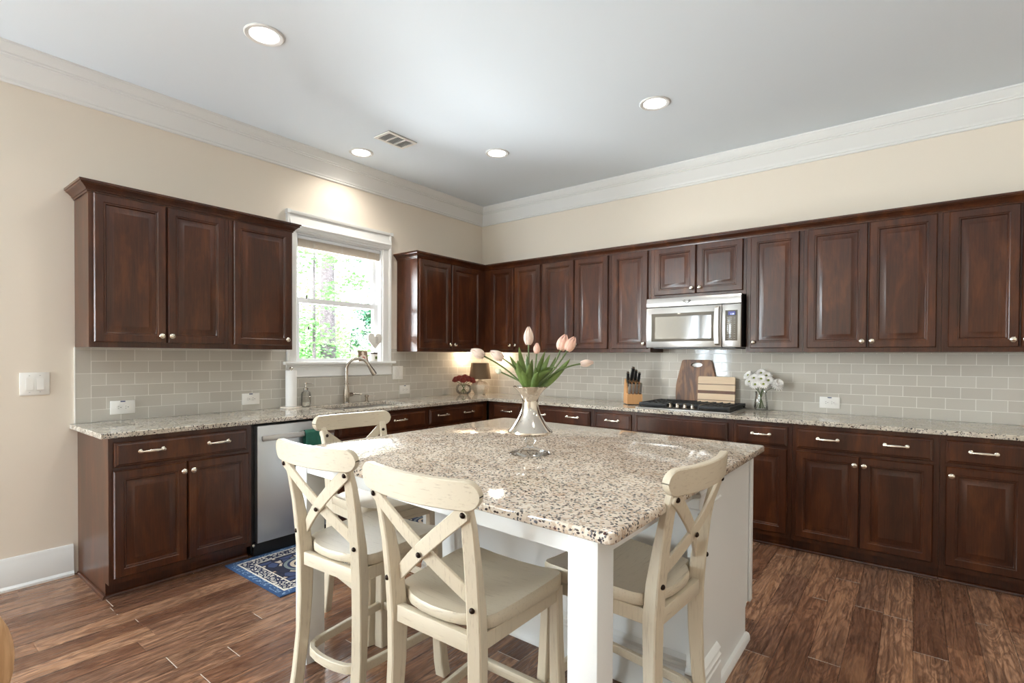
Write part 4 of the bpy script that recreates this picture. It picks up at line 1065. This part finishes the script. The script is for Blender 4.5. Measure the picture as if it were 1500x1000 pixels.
def outlet(label, pos, rot, horizontal=True):
    t = thing('wall_outlet', label, 'outlet', pos, rot, 'white outlets on the backsplash')
    MB().box(-.066, .066, -.006, 0, -.043, .043, .002).build('cover_plate', M['white'], t)
    for s in (-1, 1):
        st = MB().lathe([(.0165, 0), (.0165, .0018), (.001, .002)], 18).xf(Matrix.Translation((s*.0195, -.006, 0)) @ Matrix.Rotation(R(90), 4, 'X')).build('socket', M['white'], t)
        k = MB().box(s*.0195-.008, s*.0195-.001, -.0088, -.0081, .0055, .0075).box(s*.0195-.008, s*.0195-.001, -.0088, -.0081, -.0075, -.0055)
        k.lathe([(.0026, 0), (.0026, .0007)], 8, (0, 0, 0)); 
        kk = len(k.v)-16; k.xf(Matrix.Translation((s*.0195+.008, -.0081, 0)) @ Matrix.Rotation(R(90), 4, 'X'), kk)
        k.build('slot', M['slot'], st)
    MB().box(-.013, .013, -.0068, -.0061, .034, .041).build('sticker', M['sticker'], t)
outlet('white double outlet on the left tiles, nearest the light switch', (.0105, -3.507, .997), RL)
outlet('white double outlet on the tiles between the light switch outlet and the paper towels', (.0105, -2.695, 1.0), RL)
outlet('white double outlet on the tiles right of the faucet', (.0105, -1.178, 1.0), RL)
outlet('white double outlet on the back wall right of the daisies', (3.522, -.0105, .997), 0)
def switch(label, pos, rot, w=.065, h=.0655):
    t = thing('light_switch', label, 'light switch', pos, rot, 'white double rocker switches')
    MB().box(-w, w, -.006, 0, -h, h, .002).build('cover_plate', M['white'], t)
    for s in (-1, 1):
        MB().prism([(-.0062, -.034), (-.0115, -.034), (-.0075, .034), (-.0062, .034)], s*.023-.0155, s*.023+.0155, 0).build('rocker', M['white'], t)
        MB().box(s*.023-.003, s*.023+.003, -.0068, -.0061, .047, .049).box(s*.023-.003, s*.023+.003, -.0068, -.0061, -.049, -.047).build('screw', M['key'], t)
switch('white double rocker switch on the bare beige wall at the left', (.0005, -3.926, 1.163), RL)
switch('white double rocker switch on the tiles beside the window casing', (.0105, -1.267, 1.170), RL)

# ------------------------------------------------------------------ ceiling fittings
LIGHTS = [((1.261, -3.211), 'round recessed ceiling light at the upper left, the biggest one'), ((2.623, -1.237), 'round recessed ceiling light at the right above the microwave'),
          ((.327, -1.923), 'round recessed ceiling light near the window beside the vent'), ((1.231, -1.220), 'round recessed ceiling light between the vent and the room corner')]
for (x, y), lab in LIGHTS:
    t = thing('recessed_light', lab, 'ceiling light', (x, y, CZ), 0, 'recessed ceiling lights')
    MB().lathe([(.072, -.001), (.100, -.001), (.100, -.004), (.094, -.008), (.078, -.007), (.072, -.003)], 36, cap=False).build('trim_ring', M['ltrim'], t)
    MB().lathe([(.001, -.004), (.078, -.0035), (.078, -.0015), (.001, -.001)], 32).build('lens', M['lens'], t)
    l = light('bulb', 'SPOT', (0, 0, -.03), (0, 0, 0), 19, (1, .93, .84), spot_size=R(150), spot_blend=.8, shadow_soft_size=.07); l.parent = t
for x, y in ((3.9, -3.2), (5.6, -1.3), (5.6, -3.2), (5.6, -5.6), (2.6, -7.0)):  # extra unseen ceiling lamps, added to even out the room light
    t = thing('recessed_light', 'added round recessed ceiling light, unseen, evening out the room light', 'ceiling light', (x, y, CZ), 0, 'added unseen ceiling lights')
    MB().lathe([(.072, -.001), (.100, -.001), (.100, -.004), (.094, -.008), (.078, -.007), (.072, -.003)], 36, cap=False).build('trim_ring', M['ltrim'], t)
    MB().lathe([(.001, -.004), (.078, -.0035), (.078, -.0015), (.001, -.001)], 32).build('lens', M['lens'], t)
    l = light('bulb', 'SPOT', (0, 0, -.03), (0, 0, 0), 19, (1, .93, .84), spot_size=R(150), spot_blend=.8, shadow_soft_size=.07); l.parent = t
def vent():
    t = thing('ceiling_vent', 'white rectangular air vent with grey louvres on the ceiling', 'vent', (.765, -1.915, CZ))
    a, b = .092, .140
    MB().box(-a, a, -b, b, -.004, -.0005).build('duct_backing', M['ventd'], t)
    k = MB().box(-a, a, -b, -b+.022, -.012, -.004).box(-a, a, b-.022, b, -.012, -.004).box(-a, -a+.022, -b+.022, b-.022, -.012, -.004).box(a-.022, a, -b+.022, b-.022, -.012, -.004)
    for y in (-.041, .041): k.box(-a+.022, a-.022, y-.006, y+.006, -.012, -.004)
    k.build('vent_frame', M['white'], t)
    k = MB()
    for j in range(3):
        yc = -.082+j*.082
        for i in range(9):
            x = -a+.028+i*.0145
            k.prism([(x, -.0045), (x+.002, -.0045), (x+.007, -.0115), (x+.005, -.0115)], yc-.034, yc+.034, 1)
    k.build('louvres', M['ltrim'], t)
vent()
for pos, rz, lab in (((.16, -.345, HB), 0, 'small puck light under the corner wall cabinet on the window wall'), ((.345, -.16, HB), 0, 'small puck light under the first wall cabinet on the back wall')):
    t = thing('under_cabinet_light', lab, 'cabinet light', pos, rz, 'puck lights under the corner wall cabinets')
    MB().lathe([(.034, -.001), (.034, -.008), (.029, -.010), (.001, -.010)], 20).build('puck_housing', M['ltrim'], t)
    MB().lathe([(.026, -.0101), (.024, -.0115), (.001, -.0116)], 20).build('lens', M['lens'], t)
    l = light('bulb', 'POINT', (-.05 if pos[0] < .3 else 0, .09 if pos[0] > .3 else 0, -.028), (0, 0, 0), 3.2, (1, .80, .55), shadow_soft_size=.02); l.parent = t

# ------------------------------------------------------------------ outdoors, seen through the window
struct(MB().box(-40, -.3, -25, 40, -.62, -.55).build('ground', M['ground']), 'sunlit ground outside')
def tree(label, x, y, h, rad, mat, n, trunk=.12, lean=.0, seed=1, base=-.55, crown0=.25, size=.09):
    rnd = random.Random(seed)
    t = thing('tree', label, 'tree', (x, y, base), 0, 'trees outside the window')
    MB().tube([(0, 0, 0), (lean*.3, lean*.2, h*.35), (lean, -lean*.3, h*.7), (lean*1.3, 0, h*.98)], [trunk, trunk*.85, trunk*.6, trunk*.2], 12).build('trunk', M['bark'], t)
    k = MB()
    cl = [(rnd.gauss(0, rad*.5), rnd.gauss(0, rad*.5), h*(crown0+(1-crown0)*rnd.random())) for _ in range(26)]
    for i in range(n):
        c = rnd.choice(cl); p = Vector((c[0]+rnd.gauss(0, rad*.22), c[1]+rnd.gauss(0, rad*.22), c[2]+rnd.gauss(0, rad*.16)))
        if p.z < .1: continue
        m = Matrix.Translation(p) @ Matrix.Rotation(rnd.uniform(0, 6.28), 4, 'Z') @ Matrix.Rotation(rnd.uniform(-1.2, 1.2), 4, 'X')
        s = size*rnd.uniform(.6, 1.2)
        k.add([m @ Vector(q) for q in ((-s*.5, 0, 0), (0, -s*.3, s*.06), (s*.6, 0, 0), (0, s*.3, s*.06))], [(0, 1, 2, 3)])
    o = k.build('leaves', mat, t, 0)
tree('bare grey-trunked tree outside the middle of the window', -7.0, 2.50, 7.5, 1.3, M['fol3'], 1800, .21, -.2, 2, crown0=.62)
tree('leafy green tree seen through the left of the window', -5.2, .95, 5.0, .62, M['fol1'], 2600, .04, .1, 3, crown0=.42, size=.10)
tree('dense dark green tree seen through the right of the window', -8.0, 4.75, 5.2, .75, M['fol2'], 3800, .08, .1, 4, crown0=.36, size=.11)
tree('pale green slender tree seen at the right end of the window', -9.5, 6.6, 4.8, .8, M['fol3'], 2600, .07, .0, 5, crown0=.3, size=.12)
tree('bushy green thicket low behind the lower window sash at left', -7.5, 2.2, 2.3, 1.0, M['fol1'], 3600, .05, .1, 6, crown0=.05, size=.11)
tree('greyish green thicket low behind the lower window sash at right', -8.6, 4.1, 2.5, 1.2, M['fol3'], 4200, .05, .1, 7, crown0=.05, size=.12)
tree('distant green tree far behind the grey trunk', -13.0, 6.0, 4.8, 1.6, M['fol3'], 3800, .10, .2, 8, crown0=.15, size=.15)
